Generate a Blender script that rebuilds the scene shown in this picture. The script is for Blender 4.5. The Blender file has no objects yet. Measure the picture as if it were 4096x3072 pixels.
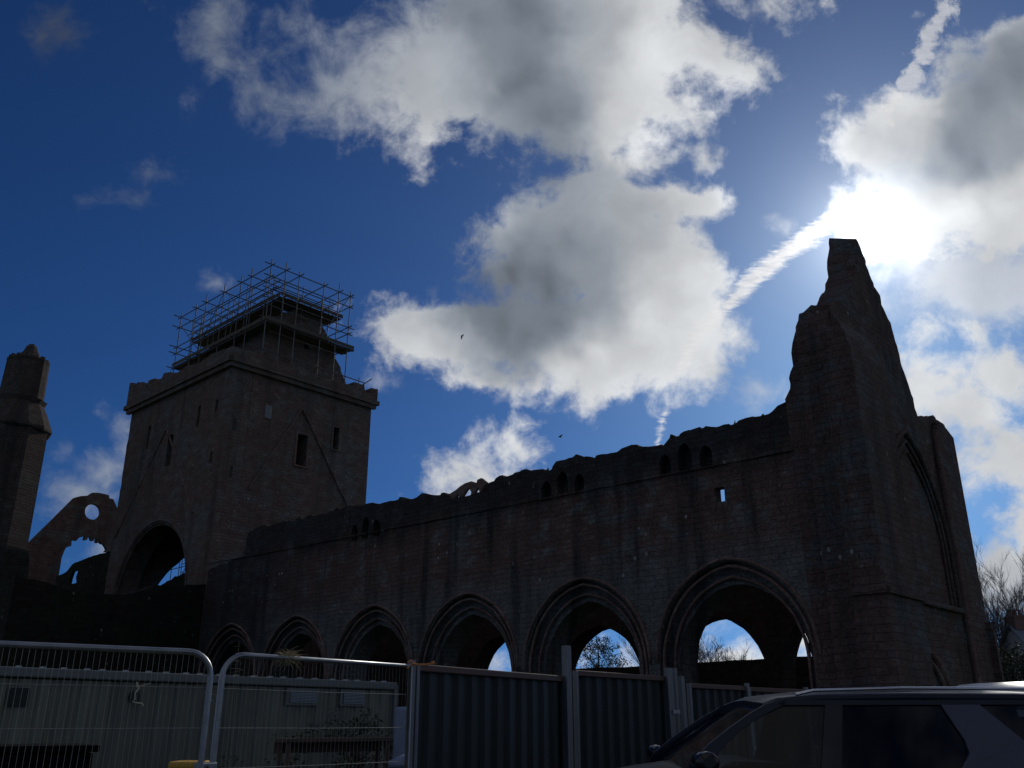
import bpy, bmesh, math, random
from mathutils import Vector, Matrix, noise as mnoise
from mathutils.geometry import delaunay_2d_cdt

EXPOSURE = -1.0
SUN_STRENGTH = 2.4
SKY_STRENGTH = 0.10
SKY_GAIN = (0.142, 0.28, 0.42)
CLOUD_GAIN = 25.0
FILL_CLOUD = 3.5
G1, G2 = 21.0, 4.3

# ---------------------------------------------------------------- camera, sky, sun, exposure
scene = bpy.context.scene
cam_data = bpy.data.cameras.new("camera")
cam_data.sensor_width = 36.0
cam_data.lens = 31.64
cam_data.clip_start = 0.05
cam_data.clip_end = 5000
cam = bpy.data.objects.new("camera", cam_data)
scene.collection.objects.link(cam)
cam.location = (0, 0, 1.6)
cam.rotation_euler = (math.radians(90 + 20.75), 0, 0)
scene.camera = cam
scene.view_settings.view_transform = 'Standard'
scene.view_settings.look = 'None'
scene.view_settings.gamma = 1.0
scene.view_settings.exposure = EXPOSURE
scene.cycles.max_bounces = 4
scene.cycles.diffuse_bounces = 1
scene.cycles.glossy_bounces = 2

SUN_AZ, SUN_EL = math.radians(24.05), math.radians(27.95)
sun_dir = Vector((math.sin(SUN_AZ) * math.cos(SUN_EL), math.cos(SUN_AZ) * math.cos(SUN_EL), math.sin(SUN_EL)))
sd = bpy.data.lights.new("sun", 'SUN')
sd.energy = SUN_STRENGTH
sd.angle = math.radians(0.6)
sd.color = (1.0, 0.94, 0.84)
so = bpy.data.objects.new("sun", sd)
scene.collection.objects.link(so)
so.rotation_euler = sun_dir.to_track_quat('Z', 'Y').to_euler()
so.location = (30, 60, 60)


class Nodes:
    """small helper that strings shader nodes together"""
    def __init__(self, tree):
        self.t = tree

    def new(self, kind, **props):
        n = self.t.nodes.new(kind)
        for k, v in props.items():
            setattr(n, k, v)
        return n

    def put(self, sock, val):
        if isinstance(val, bpy.types.NodeSocket):
            self.t.links.new(val, sock)
        elif val is not None:
            if sock.type == 'RGBA' and not hasattr(val, '__len__'):
                val = (val, val, val, 1)
            if sock.type == 'RGBA' and len(val) == 3:
                val = tuple(val) + (1,)
            sock.default_value = val

    def m(self, op, a, b=None, c=None, clamp=False):
        n = self.new('ShaderNodeMath', operation=op, use_clamp=clamp)
        for i, v in enumerate((a, b, c)):
            if v is not None:
                self.put(n.inputs[i], v)
        return n.outputs[0]

    def v(self, op, a, b=None, c=None, scale=None):
        n = self.new('ShaderNodeVectorMath', operation=op)
        for i, x in enumerate((a, b, c)):
            if x is not None:
                self.put(n.inputs[i], x)
        if scale is not None:
            self.put(n.inputs['Scale'], scale)
        return n.outputs['Value'] if op in ('DOT_PRODUCT', 'LENGTH', 'DISTANCE') else n.outputs[0]

    def noise(self, vec, scale, detail=4, rough=0.55, dist=0.0, lac=2.0, color=False):
        n = self.new('ShaderNodeTexNoise')
        self.put(n.inputs['Vector'], vec)
        n.inputs['Scale'].default_value = scale
        n.inputs['Detail'].default_value = detail
        n.inputs['Roughness'].default_value = rough
        n.inputs['Distortion'].default_value = dist
        n.inputs['Lacunarity'].default_value = lac
        return n.outputs['Color'] if color else n.outputs['Fac']

    def smooth(self, x, lo, hi, a=0.0, b=1.0):
        n = self.new('ShaderNodeMapRange', interpolation_type='SMOOTHSTEP')
        self.put(n.inputs[0], x)
        for i, val in enumerate((lo, hi, a, b)):
            self.put(n.inputs[i + 1], val)
        return n.outputs[0]

    def lin(self, x, lo, hi, a=0.0, b=1.0):
        n = self.new('ShaderNodeMapRange')
        self.put(n.inputs[0], x)
        for i, val in enumerate((lo, hi, a, b)):
            self.put(n.inputs[i + 1], val)
        return n.outputs[0]

    def mix(self, fac, a, b, blend='MIX'):
        n = self.new('ShaderNodeMix', data_type='RGBA', blend_type=blend)
        self.put(n.inputs[0], fac)
        self.put(n.inputs[6], a)
        self.put(n.inputs[7], b)
        return n.outputs[2]

    def ramp(self, x, stops):
        n = self.new('ShaderNodeValToRGB')
        self.put(n.inputs[0], x)
        e = n.color_ramp.elements
        while len(e) < len(stops):
            e.new(0.5)
        for el, (p, col) in zip(e, stops):
            el.position = p
            el.color = tuple(col) + (1,) if len(col) == 3 else col
        return n.outputs[0]

    def curve(self, x, pts):
        n = self.new('ShaderNodeFloatCurve')
        cm = n.mapping
        cu = cm.curves[0]
        while len(cu.points) < len(pts):
            cu.points.new(0.5, 0.5)
        for p, (px, py) in zip(cu.points, pts):
            p.location = (px, py)
            p.handle_type = 'VECTOR'
        cm.update()
        self.put(n.inputs['Value'], x)
        return n.outputs[0]


# sky chart: tangent of the angles east (u) and up (v) from the bearing az 0, el 20.75 degrees
TOP_BASE = [(-0.68, 0.3211), (-0.4022, 0.3156), (-0.3772, 0.3003), (-0.3578, 0.3003), (-0.3189, 0.2947), (-0.3022, 0.2794), (-0.2689, 0.2656),
    (-0.2272, 0.2567), (-0.18, 0.2489), (-0.155, 0.2586), (-0.13, 0.2586), (-0.1106, 0.2461), (-0.0939, 0.2344), (-0.0744, 0.2489), (-0.0522, 0.2633),
    (-0.0272, 0.2572), (0.0144, 0.2447), (0.0478, 0.235), (0.0978, 0.2267), (0.1422, 0.2489), (0.1783, 0.2864), (0.195, 0.3003), (0.22, 0.3114),
    (0.245, 0.3086), (0.2644, 0.3039), (0.2811, 0.3067), (0.295, 0.3156), (0.32, 0.335), (0.6811, 0.3433)]
CUM_LEFT = [(-0.04, 0.0783), (-0.0289, 0.0522), (-0.0178, 0.0089), (-0.0122, -0.0356), (-0.0067, -0.0744), (0.0044, -0.085), (0.0183, -0.1094),
    (0.0239, -0.1342), (0.0308, -0.1553), (0.0433, -0.1728), (0.0683, -0.1869), (0.0822, -0.18), (0.0933, -0.1272), (0.1044, -0.0786), (0.1186,
    -0.0619), (0.1414, -0.0528), (0.1733, -0.0544), (0.1892, -0.0372), (0.2044, -0.0231), (0.2169, -0.0011), (0.2289, 0.0067), (0.235, 0.0172), (0.26,
    0.0672), (0.2878, 0.0978), (0.3156, 0.1311), (0.4267, 0.2367), (0.4683, 0.2367)]
CUM_RIGHT = [(-0.04, 0.0783), (-0.0289, 0.12), (-0.0136, 0.2089), (-0.0053, 0.2339), (0.0067, 0.2492), (0.0228, 0.2561), (0.0469, 0.2686), (0.0592,
    0.2658), (0.0831, 0.2603), (0.1233, 0.2644), (0.1356, 0.2542), (0.1489, 0.2542), (0.1594, 0.2406), (0.1717, 0.23), (0.1842, 0.2386), (0.1947,
    0.2597), (0.2069, 0.2617), (0.2211, 0.2519), (0.2289, 0.2256), (0.2386, 0.2), (0.2581, 0.195), (0.2739, 0.1842), (0.2861, 0.1772), (0.2967,
    0.1714), (0.3156, 0.1589), (0.4683, 0.1422)]
TOP_RIGHT = [(0.2322, 0.3006), (0.3044, 0.2992), (0.3178, 0.2972), (0.3353, 0.2931), (0.3564, 0.2825), (0.3828, 0.27), (0.4003, 0.2394), (0.4211,
    0.2211), (0.4683, 0.1978)]
SUN_LEFT = [(0.1086, 0.4867), (0.1128, 0.4367), (0.1239, 0.4033), (0.1378, 0.3811), (0.1544, 0.37), (0.1683, 0.3283), (0.1839, 0.3353), (0.2022,
    0.3372), (0.2156, 0.3572), (0.2225, 0.3572), (0.2342, 0.3439), (0.2458, 0.3319), (0.2575, 0.3311), (0.2778, 0.3389), (0.2944, 0.3539), (0.3061,
    0.3672), (0.3178, 0.3789), (0.3261, 0.3942), (0.3364, 0.4208), (0.3481, 0.4425), (0.3564, 0.4525), (0.3711, 0.4672), (0.3933, 0.4878), (0.4117,
    0.5197), (0.4167, 0.5514), (0.4233, 0.5689), (0.4683, 0.5978)]
PUFFS = [(0.0561, 0.1072, 0.0917, 0.0639), (0.1756, 0.3156, 0.075, 0.0361), (0.12, 0.2711, 0.0528, 0.0417), (0.1589, 0.26, 0.0361, 0.0306), (0.0978,
    0.2489, 0.0611, 0.0361), (-0.0994, 0.26, 0.0306, 0.0222), (0.2089, 0.2489, 0.0208, 0.0153), (0.2603, 0.3989, 0.0167, 0.0167), (0.2811, 0.4239,
    0.0611, 0.0306), (0.47, 0.0628, 0.0417, 0.0347), (0.5144, 0.06, 0.0472, 0.0264), (0.4644, -0.0067, 0.0722, 0.0528), (0.4867, -0.0289, 0.0944,
    0.0583), (0.5533, 0.0072, 0.0528, 0.0528), (0.52, -0.0956, 0.0722, 0.0389), (0.5644, -0.0817, 0.05, 0.0528), (0.5756, -0.1622, 0.0583, 0.0556),
    (0.5394, -0.2094, 0.0639, 0.0528), (0.5672, -0.2261, 0.0611, 0.0556), (0.4867, 0.0933, 0.0556, 0.0167), (-0.0078, -0.0733, 0.05, 0.0333),
    (-0.0578, -0.0872, 0.0444, 0.0292), (-0.0328, -0.1039, 0.0833, 0.0458), (-0.0106, -0.0789, 0.0556, 0.0417), (0.2367, -0.3094, 0.1278, 0.0458),
    (0.1922, -0.2803, 0.0333, 0.0139), (0.1422, -0.2983, 0.0639, 0.0319), (0.2533, -0.2733, 0.0194, 0.0111), (0.32, -0.2844, 0.0444, 0.0361),
    (-0.0133, -0.3094, 0.0306, 0.0167), (0.3589, 0.2128, 0.025, 0.0167)]
HOLES = [(-0.2675, 0.4406, 0.0139, 0.0236), (-0.1717, 0.4433, 0.0292, 0.025)]
WISPS = [(0.2783, -0.0067, 0.0347, 0.0264), (0.3089, -0.015, 0.0208, 0.0167), (-0.43, -0.0678, 0.0264, 0.0472), (-0.4522, -0.0928, 0.0417, 0.0361),
    (-0.48, -0.1206, 0.0611, 0.0306), (-0.4606, -0.0303, 0.0194, 0.0097), (-0.4383, 0.2086, 0.0528, 0.0125), (-0.3967, 0.2322, 0.0306, 0.0139),
    (-0.4911, -0.0733, 0.0167, 0.0139), (-0.3439, 0.1308, 0.0167, 0.0083), (-0.3328, 0.1114, 0.0125, 0.0083), (-0.4967, 0.3961, 0.0361, 0.0306),
    (-0.0856, 0.0989, 0.0111, 0.0167), (-0.1467, 0.0017, 0.0306, 0.0069), (0.2144, 0.1822, 0.0167, 0.0111), (0.3033, 0.1794, 0.0139, 0.0097), (0.5144,
    0.1128, 0.1444, 0.0639), (0.2228, -0.2733, 0.0833, 0.0167), (-0.4356, -0.1844, 0.0556, 0.0333)]
TONES = [(0.0144, 0.4044, 0.15), (0.0089, 0.335, 0.145), (-0.0328, 0.385, 0.19), (0.0422, 0.3017, 0.16), (0.0839, 0.385, 0.36), (-0.1994, 0.3433,
    0.27), (-0.2911, 0.3433, 0.24), (-0.3467, 0.3572, 0.22), (-0.3606, 0.3017, 0.25), (-0.1244, 0.3433, 0.36), (-0.1356, 0.2822, 0.42), (-0.0911,
    0.26, 0.5), (-0.0411, 0.2933, 0.36), (0.1811, 0.3711, 0.6), (0.2367, 0.3211, 0.64), (0.1672, 0.41, 0.52), (0.1117, 0.3072, 0.52), (0.1394, 0.2767,
    0.66), (0.0478, 0.2489, 0.17), (0.0033, 0.2544, 0.2), (0.0839, 0.2322, 0.3), (0.0283, 0.2211, 0.3), (-0.0244, 0.1822, 0.38), (0.1256, 0.1906,
    0.34), (0.0561, 0.1767, 0.27), (0.1867, 0.1989, 0.5), (0.2283, 0.2211, 0.72), (0.2033, 0.1489, 0.46), (0.1533, 0.1628, 0.36), (0.0006, 0.1267,
    0.115), (-0.0411, 0.1128, 0.135), (0.045, 0.1072, 0.12), (0.0089, 0.0572, 0.15), (-0.0244, 0.0794, 0.14), (0.07, 0.1489, 0.2), (0.0367, 0.0683,
    0.16), (0.0839, 0.1211, 0.25), (-0.1522, 0.0628, 0.45), (-0.0967, 0.0378, 0.48), (-0.0578, 0.0017, 0.52), (0.0839, 0.0322, 0.56), (0.1533, 0.0794,
    0.58), (0.1256, -0.0067, 0.6), (0.2228, 0.0656, 0.66), (0.195, 0.0156, 0.56), (0.0422, -0.0067, 0.58), (0.245, 0.1267, 0.75), (0.4867, 0.2711,
    0.2), (0.5283, 0.3072, 0.18), (0.5644, 0.3433, 0.19), (0.445, 0.2378, 0.24), (0.5061, 0.2489, 0.2), (0.42, 0.2544, 0.4), (0.3811, 0.2989, 0.62),
    (0.3561, 0.2544, 0.72), (0.4311, 0.3211, 0.58), (0.5283, 0.3933, 0.48), (0.5644, 0.2544, 0.28), (0.5561, 0.1906, 0.55), (0.5006, 0.1767, 0.62),
    (0.3756, 0.2183, 0.75), (0.5283, 0.1156, 0.45), (0.4811, 0.06, 0.62), (0.4589, -0.0067, 0.58), (0.5283, -0.0039, 0.56), (0.5006, -0.0511, 0.52),
    (0.5644, 0.0239, 0.5), (0.5144, -0.1011, 0.52), (0.5644, -0.0872, 0.47), (0.5561, -0.1511, 0.5), (0.5311, -0.1844, 0.4), (0.5644, -0.2122, 0.27),
    (0.52, -0.2261, 0.25), (-0.0133, -0.0706, 0.58), (-0.055, -0.0956, 0.48), (0.0144, -0.0956, 0.52), (0.2811, -0.0094, 0.42), (-0.4439, -0.0678,
    0.27), (-0.4856, -0.115, 0.25), (-0.4356, 0.2072, 0.14), (0.2367, -0.3011, 0.56), (0.1422, -0.2956, 0.5), (0.32, -0.2844, 0.52), (-0.4967, 0.3906,
    0.055), (0.2811, 0.4183, 0.44), (0.2089, 0.2489, 0.4)]
TRAIL_LOW = [(0.3561, 0.1822), (0.3089, 0.1489), (0.27, 0.1183), (0.2367, 0.085), (0.2061, 0.0544), (0.1867, 0.0156), (0.17, -0.0317), (0.1617,
    -0.065)]
TRAIL_HIGH = [(0.4867, 0.4322), (0.4644, 0.385), (0.445, 0.3461), (0.42, 0.31)]
world = bpy.data.worlds.new("World")
scene.world = world
world.use_nodes = True
wt = world.node_tree
wt.nodes.clear()
W = Nodes(wt)
geo = W.new('ShaderNodeTexCoord').outputs['Generated']
dirn = W.v('NORMALIZE', geo)
ct, st = math.cos(math.radians(20.75)), math.sin(math.radians(20.75))
cz = W.v('DOT_PRODUCT', dirn, (0, ct, st))
czs = W.m('MAXIMUM', cz, 0.15)
cx = W.m('DIVIDE', W.v('DOT_PRODUCT', dirn, (1, 0, 0)), czs)
cy = W.m('DIVIDE', W.v('DOT_PRODUCT', dirn, (0, -st, ct)), czs)
comb = W.new('ShaderNodeCombineXYZ')
W.put(comb.inputs[0], cx)
W.put(comb.inputs[1], cy)
p0 = comb.outputs[0]
# ragged outlines: warp the chart with two sizes of turbulence
w1 = W.v('SUBTRACT', W.noise(p0, 9.0, 4, 0.6, color=True), (0.5, 0.5, 0.5))
w2 = W.v('SUBTRACT', W.noise(p0, 42.0, 4, 0.62, color=True), (0.5, 0.5, 0.5))
p1 = W.v('MULTIPLY_ADD', w1, (0.030, 0.030, 0), p0)
p2 = W.v('MULTIPLY_ADD', w2, (0.016, 0.016, 0), p1)
sep = W.new('ShaderNodeSeparateXYZ')
W.put(sep.inputs[0], p2)
pu, pv = sep.outputs[0], sep.outputs[1]
pvt = W.m('ADD', pv, 0.5)
fbm = W.m('SUBTRACT', W.noise(p1, 16.0, 9, 0.62, 0.2), 0.5)
fine = W.m('SUBTRACT', W.noise(p1, 55.0, 5, 0.62, 0.3), 0.5)


pv_lo, pv_hi = W.m('ADD', pvt, -0.008), W.m('ADD', pvt, 0.008)


def side(pts, sgn):
    """signed distance from a traced cloud side, positive inside"""
    cp = [(v + 0.5, (u + 0.7) / 1.4) for v, u in pts]
    mid_ = W.m('MULTIPLY_ADD', W.curve(pvt, cp), 1.4, -0.7)
    slope = W.m('MULTIPLY', W.m('SUBTRACT', W.curve(pv_hi, cp), W.curve(pv_lo, cp)), 1.4 / 0.016)
    d = W.m('SUBTRACT', pu, mid_)
    d = W.m('MULTIPLY', d, sgn)
    near_ = W.m('DIVIDE', d, W.m('SQRT', W.m('MULTIPLY_ADD', slope, slope, 1.0)))
    return W.m('MAXIMUM', near_, W.m('MULTIPLY_ADD', d, 0.6, -0.075))


def ell_field(e, src):
    u, v, ru, rv = e
    q = W.v('MULTIPLY_ADD', src, (1 / ru, 1 / rv, 0), (-u / ru, -v / rv, 0))
    return W.m('MULTIPLY_ADD', W.v('LENGTH', q), -min(ru, rv), min(ru, rv))


def union(fs, k=0.006):
    r = fs[0]
    for f in fs[1:]:
        r = W.m('SMOOTH_MAX', r, f, k)
    return r


def soft_sum(es, src=None):
    r = None
    for u, v, ru, rv in es:
        q = W.v('MULTIPLY_ADD', src or p1, (1 / ru, 1 / rv, 0), (-u / ru, -v / rv, 0))
        s = W.smooth(W.v('LENGTH', q), 1.15, 0.15)
        r = s if r is None else W.m('SMOOTH_MAX', r, s, 0.35)
    return r


inside_v = W.m('MINIMUM', W.m('ADD', pv, 0.036), W.m('SUBTRACT', 0.6, pv))
put_ = W.m('ADD', pu, 0.6)
bp_ = [((u + 0.6) / 1.2, v + 0.5) for u, v in TOP_BASE]


def base_at(x):
    return W.m('ADD', W.curve(W.m('DIVIDE', x, 1.2), bp_), -0.5)


b_slope = W.m('DIVIDE', W.m('SUBTRACT', base_at(W.m('ADD', put_, 0.008)), base_at(W.m('ADD', put_, -0.008))), 0.016)
b_dist = W.m('DIVIDE', W.m('SUBTRACT', pv, base_at(put_)), W.m('SQRT', W.m('MULTIPLY_ADD', b_slope, b_slope, 1.0)))
right_ = side(CUM_RIGHT, -1.0)
lower_cloud = W.m('MINIMUM', W.m('MINIMUM', side(CUM_LEFT, 1.0), right_), inside_v)
upper_cloud = W.m('MINIMUM', W.m('MINIMUM', b_dist, side(TOP_RIGHT, -1.0)), W.m('ADD', pu, 0.376))
big = W.m('SMOOTH_MAX', lower_cloud, upper_cloud, 0.012)
sunny = W.m('MINIMUM', side(SUN_LEFT, 1.0), W.m('SUBTRACT', pv, 0.118))
field = union([big, sunny] + [ell_field(e, p2) for e in PUFFS], 0.008)
for e in HOLES:
    field = W.m('MINIMUM', field, W.m('MULTIPLY', ell_field(e, p2), -1.0))
fsum = W.m('ADD', W.m('MULTIPLY_ADD', fbm, 0.135, field), W.m('MULTIPLY', fine, 0.032))
# the old cloud high on the left is thin and frayed, the young ones on the right are crisp
fray = W.smooth(W.m('MULTIPLY_ADD', cy, -0.5, cx), -0.22, -0.42)
edge = W.m('MULTIPLY_ADD', fray, 0.075, 0.042)
frayed = W.m('SUBTRACT', fsum, W.m('MULTIPLY', fray, W.m('MULTIPLY_ADD', fbm, -0.10, 0.004)))
alpha = W.smooth(frayed, -0.004, edge)
alpha = W.m('MULTIPLY', alpha, W.m('MULTIPLY_ADD', fray, -0.22, 1.0))
front = W.smooth(cz, 0.35, 0.55)
alpha = W.m('MULTIPLY', alpha, front)
wf = union([ell_field(e, p2) for e in WISPS], 0.006)
wisp = W.smooth(W.m('MULTIPLY_ADD', fbm, 0.10, wf), -0.004, 0.045, 0.0, 0.75)
wisp = W.m('MULTIPLY', wisp, front)


def trail(pts, wid):
    r = None
    for (ax, ay), (bx, by) in zip(pts[:-1], pts[1:]):
        ln = math.hypot(bx - ax, by - ay)
        tx, ty = (bx - ax) / ln, (by - ay) / ln
        al = W.v('DOT_PRODUCT', pt_, (tx, ty, 0))
        al = W.m('SUBTRACT', al, ax * tx + ay * ty)
        ac = W.m('ABSOLUTE', W.m('SUBTRACT', W.v('DOT_PRODUCT', pt_, (-ty, tx, 0)), -ax * ty + ay * tx))
        out = W.m('MAXIMUM', W.m('MULTIPLY', al, -1.0), W.m('SUBTRACT', al, ln))
        d = W.m('MAXIMUM', ac, out)
        f = W.m('SUBTRACT', wid, d)
        r = f if r is None else W.m('MAXIMUM', r, f)
    return r


stretch = W.new('ShaderNodeMapping')
W.put(stretch.inputs[0], p0)
stretch.inputs['Rotation'].default_value = (0, 0, math.radians(-15))
stretch.inputs['Scale'].default_value = (60, 210, 1)
ripple = W.m('SUBTRACT', W.noise(stretch.outputs[0], 1.0, 5, 0.6, 0.6), 0.5)
pt_ = W.v('MULTIPLY_ADD', w2, (0.006, 0.006, 0), p0)
tr_w = W.smooth(cy, -0.07, 0.15, 0.0045, 0.0135)
t1 = trail(TRAIL_LOW, tr_w)
t1 = W.smooth(W.m('MULTIPLY_ADD', ripple, 0.020, t1), -0.001, 0.010)
gap = W.m('SUBTRACT', 1.0, W.m('MULTIPLY', W.smooth(cy, -0.036, -0.020), W.smooth(cy, 0.0, -0.012)))
t1 = W.m('MULTIPLY', t1, W.m('MULTIPLY_ADD', gap, 0.6, 0.25))
t2 = trail(TRAIL_HIGH, 0.017)
t2 = W.smooth(W.m('MULTIPLY_ADD', fine, 0.06, t2), 0.0, 0.014, 0.0, 0.6)
trail_a = W.m('MULTIPLY', W.m('MAXIMUM', t1, t2), front)

# clear sky
sky = W.new('ShaderNodeTexSky', sky_type='NISHITA')
W.put(sky.inputs[0], W.v('MULTIPLY_ADD', dirn, (1, 1, 0.84), (0, 0, 0.17)))
sky.sun_disc = False
sky.sun_elevation = SUN_EL
sky.sun_rotation = SUN_AZ
sky.altitude = 100
sky.air_density = 1.0
sky.dust_density = 0.3
sky.ozone_density = 2.0
gm = W.new('ShaderNodeGamma')
W.put(gm.inputs[0], sky.outputs[0])
gm.inputs[1].default_value = 1.5
clear = gm.outputs[0]
ang = W.m('ARCCOSINE', W.v('DOT_PRODUCT', dirn, tuple(sun_dir)))
aur = W.m('ADD', W.m('MULTIPLY', W.m('EXPONENT', W.m('MULTIPLY', ang, -30.0)), G1), W.m('MULTIPLY', W.m('EXPONENT', W.m('MULTIPLY', ang, -6.2)), G2))
clear = W.v('ADD', W.v('MULTIPLY', clear, SKY_GAIN), W.v('SCALE', (0.93, 0.97, 1.0), scale=aur))
# cloud brightness measured at anchor bearings and blended between them: grey middles, bright margins
wide = W.v('MULTIPLY_ADD', W.v('SUBTRACT', W.noise(p0, 6.0, 4, 0.55, color=True), (0.5, 0.5, 0.5)), (0.15, 0.15, 0), p1)
num = den = None
for u, v, b in TONES:
    wgt = W.m('POWER', W.m('ADD', W.v('DISTANCE', wide, (u, v, 0)), 0.012), -3.2)
    num = W.m('MULTIPLY', wgt, b) if num is None else W.m('MULTIPLY_ADD', wgt, b, num)
    den = wgt if den is None else W.m('ADD', den, wgt)
tone = W.m('DIVIDE', num, den)
thick = W.smooth(fsum, 0.0, 0.06)
puff = W.m('SUBTRACT', W.noise(wide, 9.0, 7, 0.55, 0.5), 0.5)
lum = W.m('MULTIPLY', tone, W.m('MULTIPLY_ADD', puff, 0.55, 1.0))
lum = W.m('MULTIPLY', lum, W.m('MULTIPLY_ADD', thick, -0.12, 1.10))
lum = W.m('MULTIPLY', lum, W.m('MULTIPLY_ADD', fbm, 0.26, 1.0))
near = W.m('MULTIPLY', W.m('EXPONENT', W.m('MULTIPLY', ang, -36.0)), 3.4)
lum = W.m('ADD', lum, near)
tint = W.mix(W.smooth(tone, 0.12, 0.5), (0.80, 0.93, 1.13), (0.945, 0.97, 1.0))
cloud = W.v('SCALE', tint, scale=W.m('MULTIPLY', lum, CLOUD_GAIN))
# elsewhere in the sky: unseen scattered cloud, added as neutral fill light
other = W.smooth(W.noise(dirn, 2.2, 6, 0.6, 0.4), 0.44, 0.62, 0.0, 0.95)
other = W.m('MULTIPLY', other, W.m('SUBTRACT', 1.0, front))
a_all = W.m('MAXIMUM', W.m('MAXIMUM', alpha, wisp), W.m('MAXIMUM', trail_a, other))
tcol = W.v('SCALE', (1.0, 0.98, 0.97), scale=W.m('MULTIPLY', W.m('MULTIPLY_ADD', ripple, 0.9, 1.0), W.m('MULTIPLY', W.m('ADD', near, 0.62), CLOUD_GAIN)))
cl1 = W.mix(other, cloud, (FILL_CLOUD, FILL_CLOUD * 0.98, FILL_CLOUD * 0.95))
cl2 = W.mix(W.m('MULTIPLY', trail_a, W.m('SUBTRACT', 1.0, W.m('MULTIPLY', alpha, 0.6))), cl1, tcol)
final = W.mix(a_all, clear, cl2)
bg = W.new('ShaderNodeBackground')
W.put(bg.inputs['Color'], final)
bg.inputs['Strength'].default_value = SKY_STRENGTH
wo = W.new('ShaderNodeOutputWorld')
wt.links.new(bg.outputs[0], wo.inputs[0])
world.cycles.sampling_method = 'NONE'


# ---------------------------------------------------------------- helpers
random.seed(7)
COL = scene.collection
R = math.radians


def tag(o, label=None, cat=None, group=None, kind=None):
    if label:
        o['label'] = label
    if cat:
        o['category'] = cat
    if group:
        o['group'] = group
    if kind:
        o['kind'] = kind
    return o


def empty(name, loc=(0, 0, 0), rz=0.0, label=None, cat=None, group=None):
    o = bpy.data.objects.new(name, None)
    o.empty_display_size = 0.3
    COL.objects.link(o)
    o.location = loc
    o.rotation_euler = (0, 0, rz)
    return tag(o, label, cat, group)


def copy_tree(o, parent=None):
    c = o.copy()
    COL.objects.link(c)
    if parent:
        c.parent = parent
    for ch in o.children:
        copy_tree(ch, c)
    return c


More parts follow.
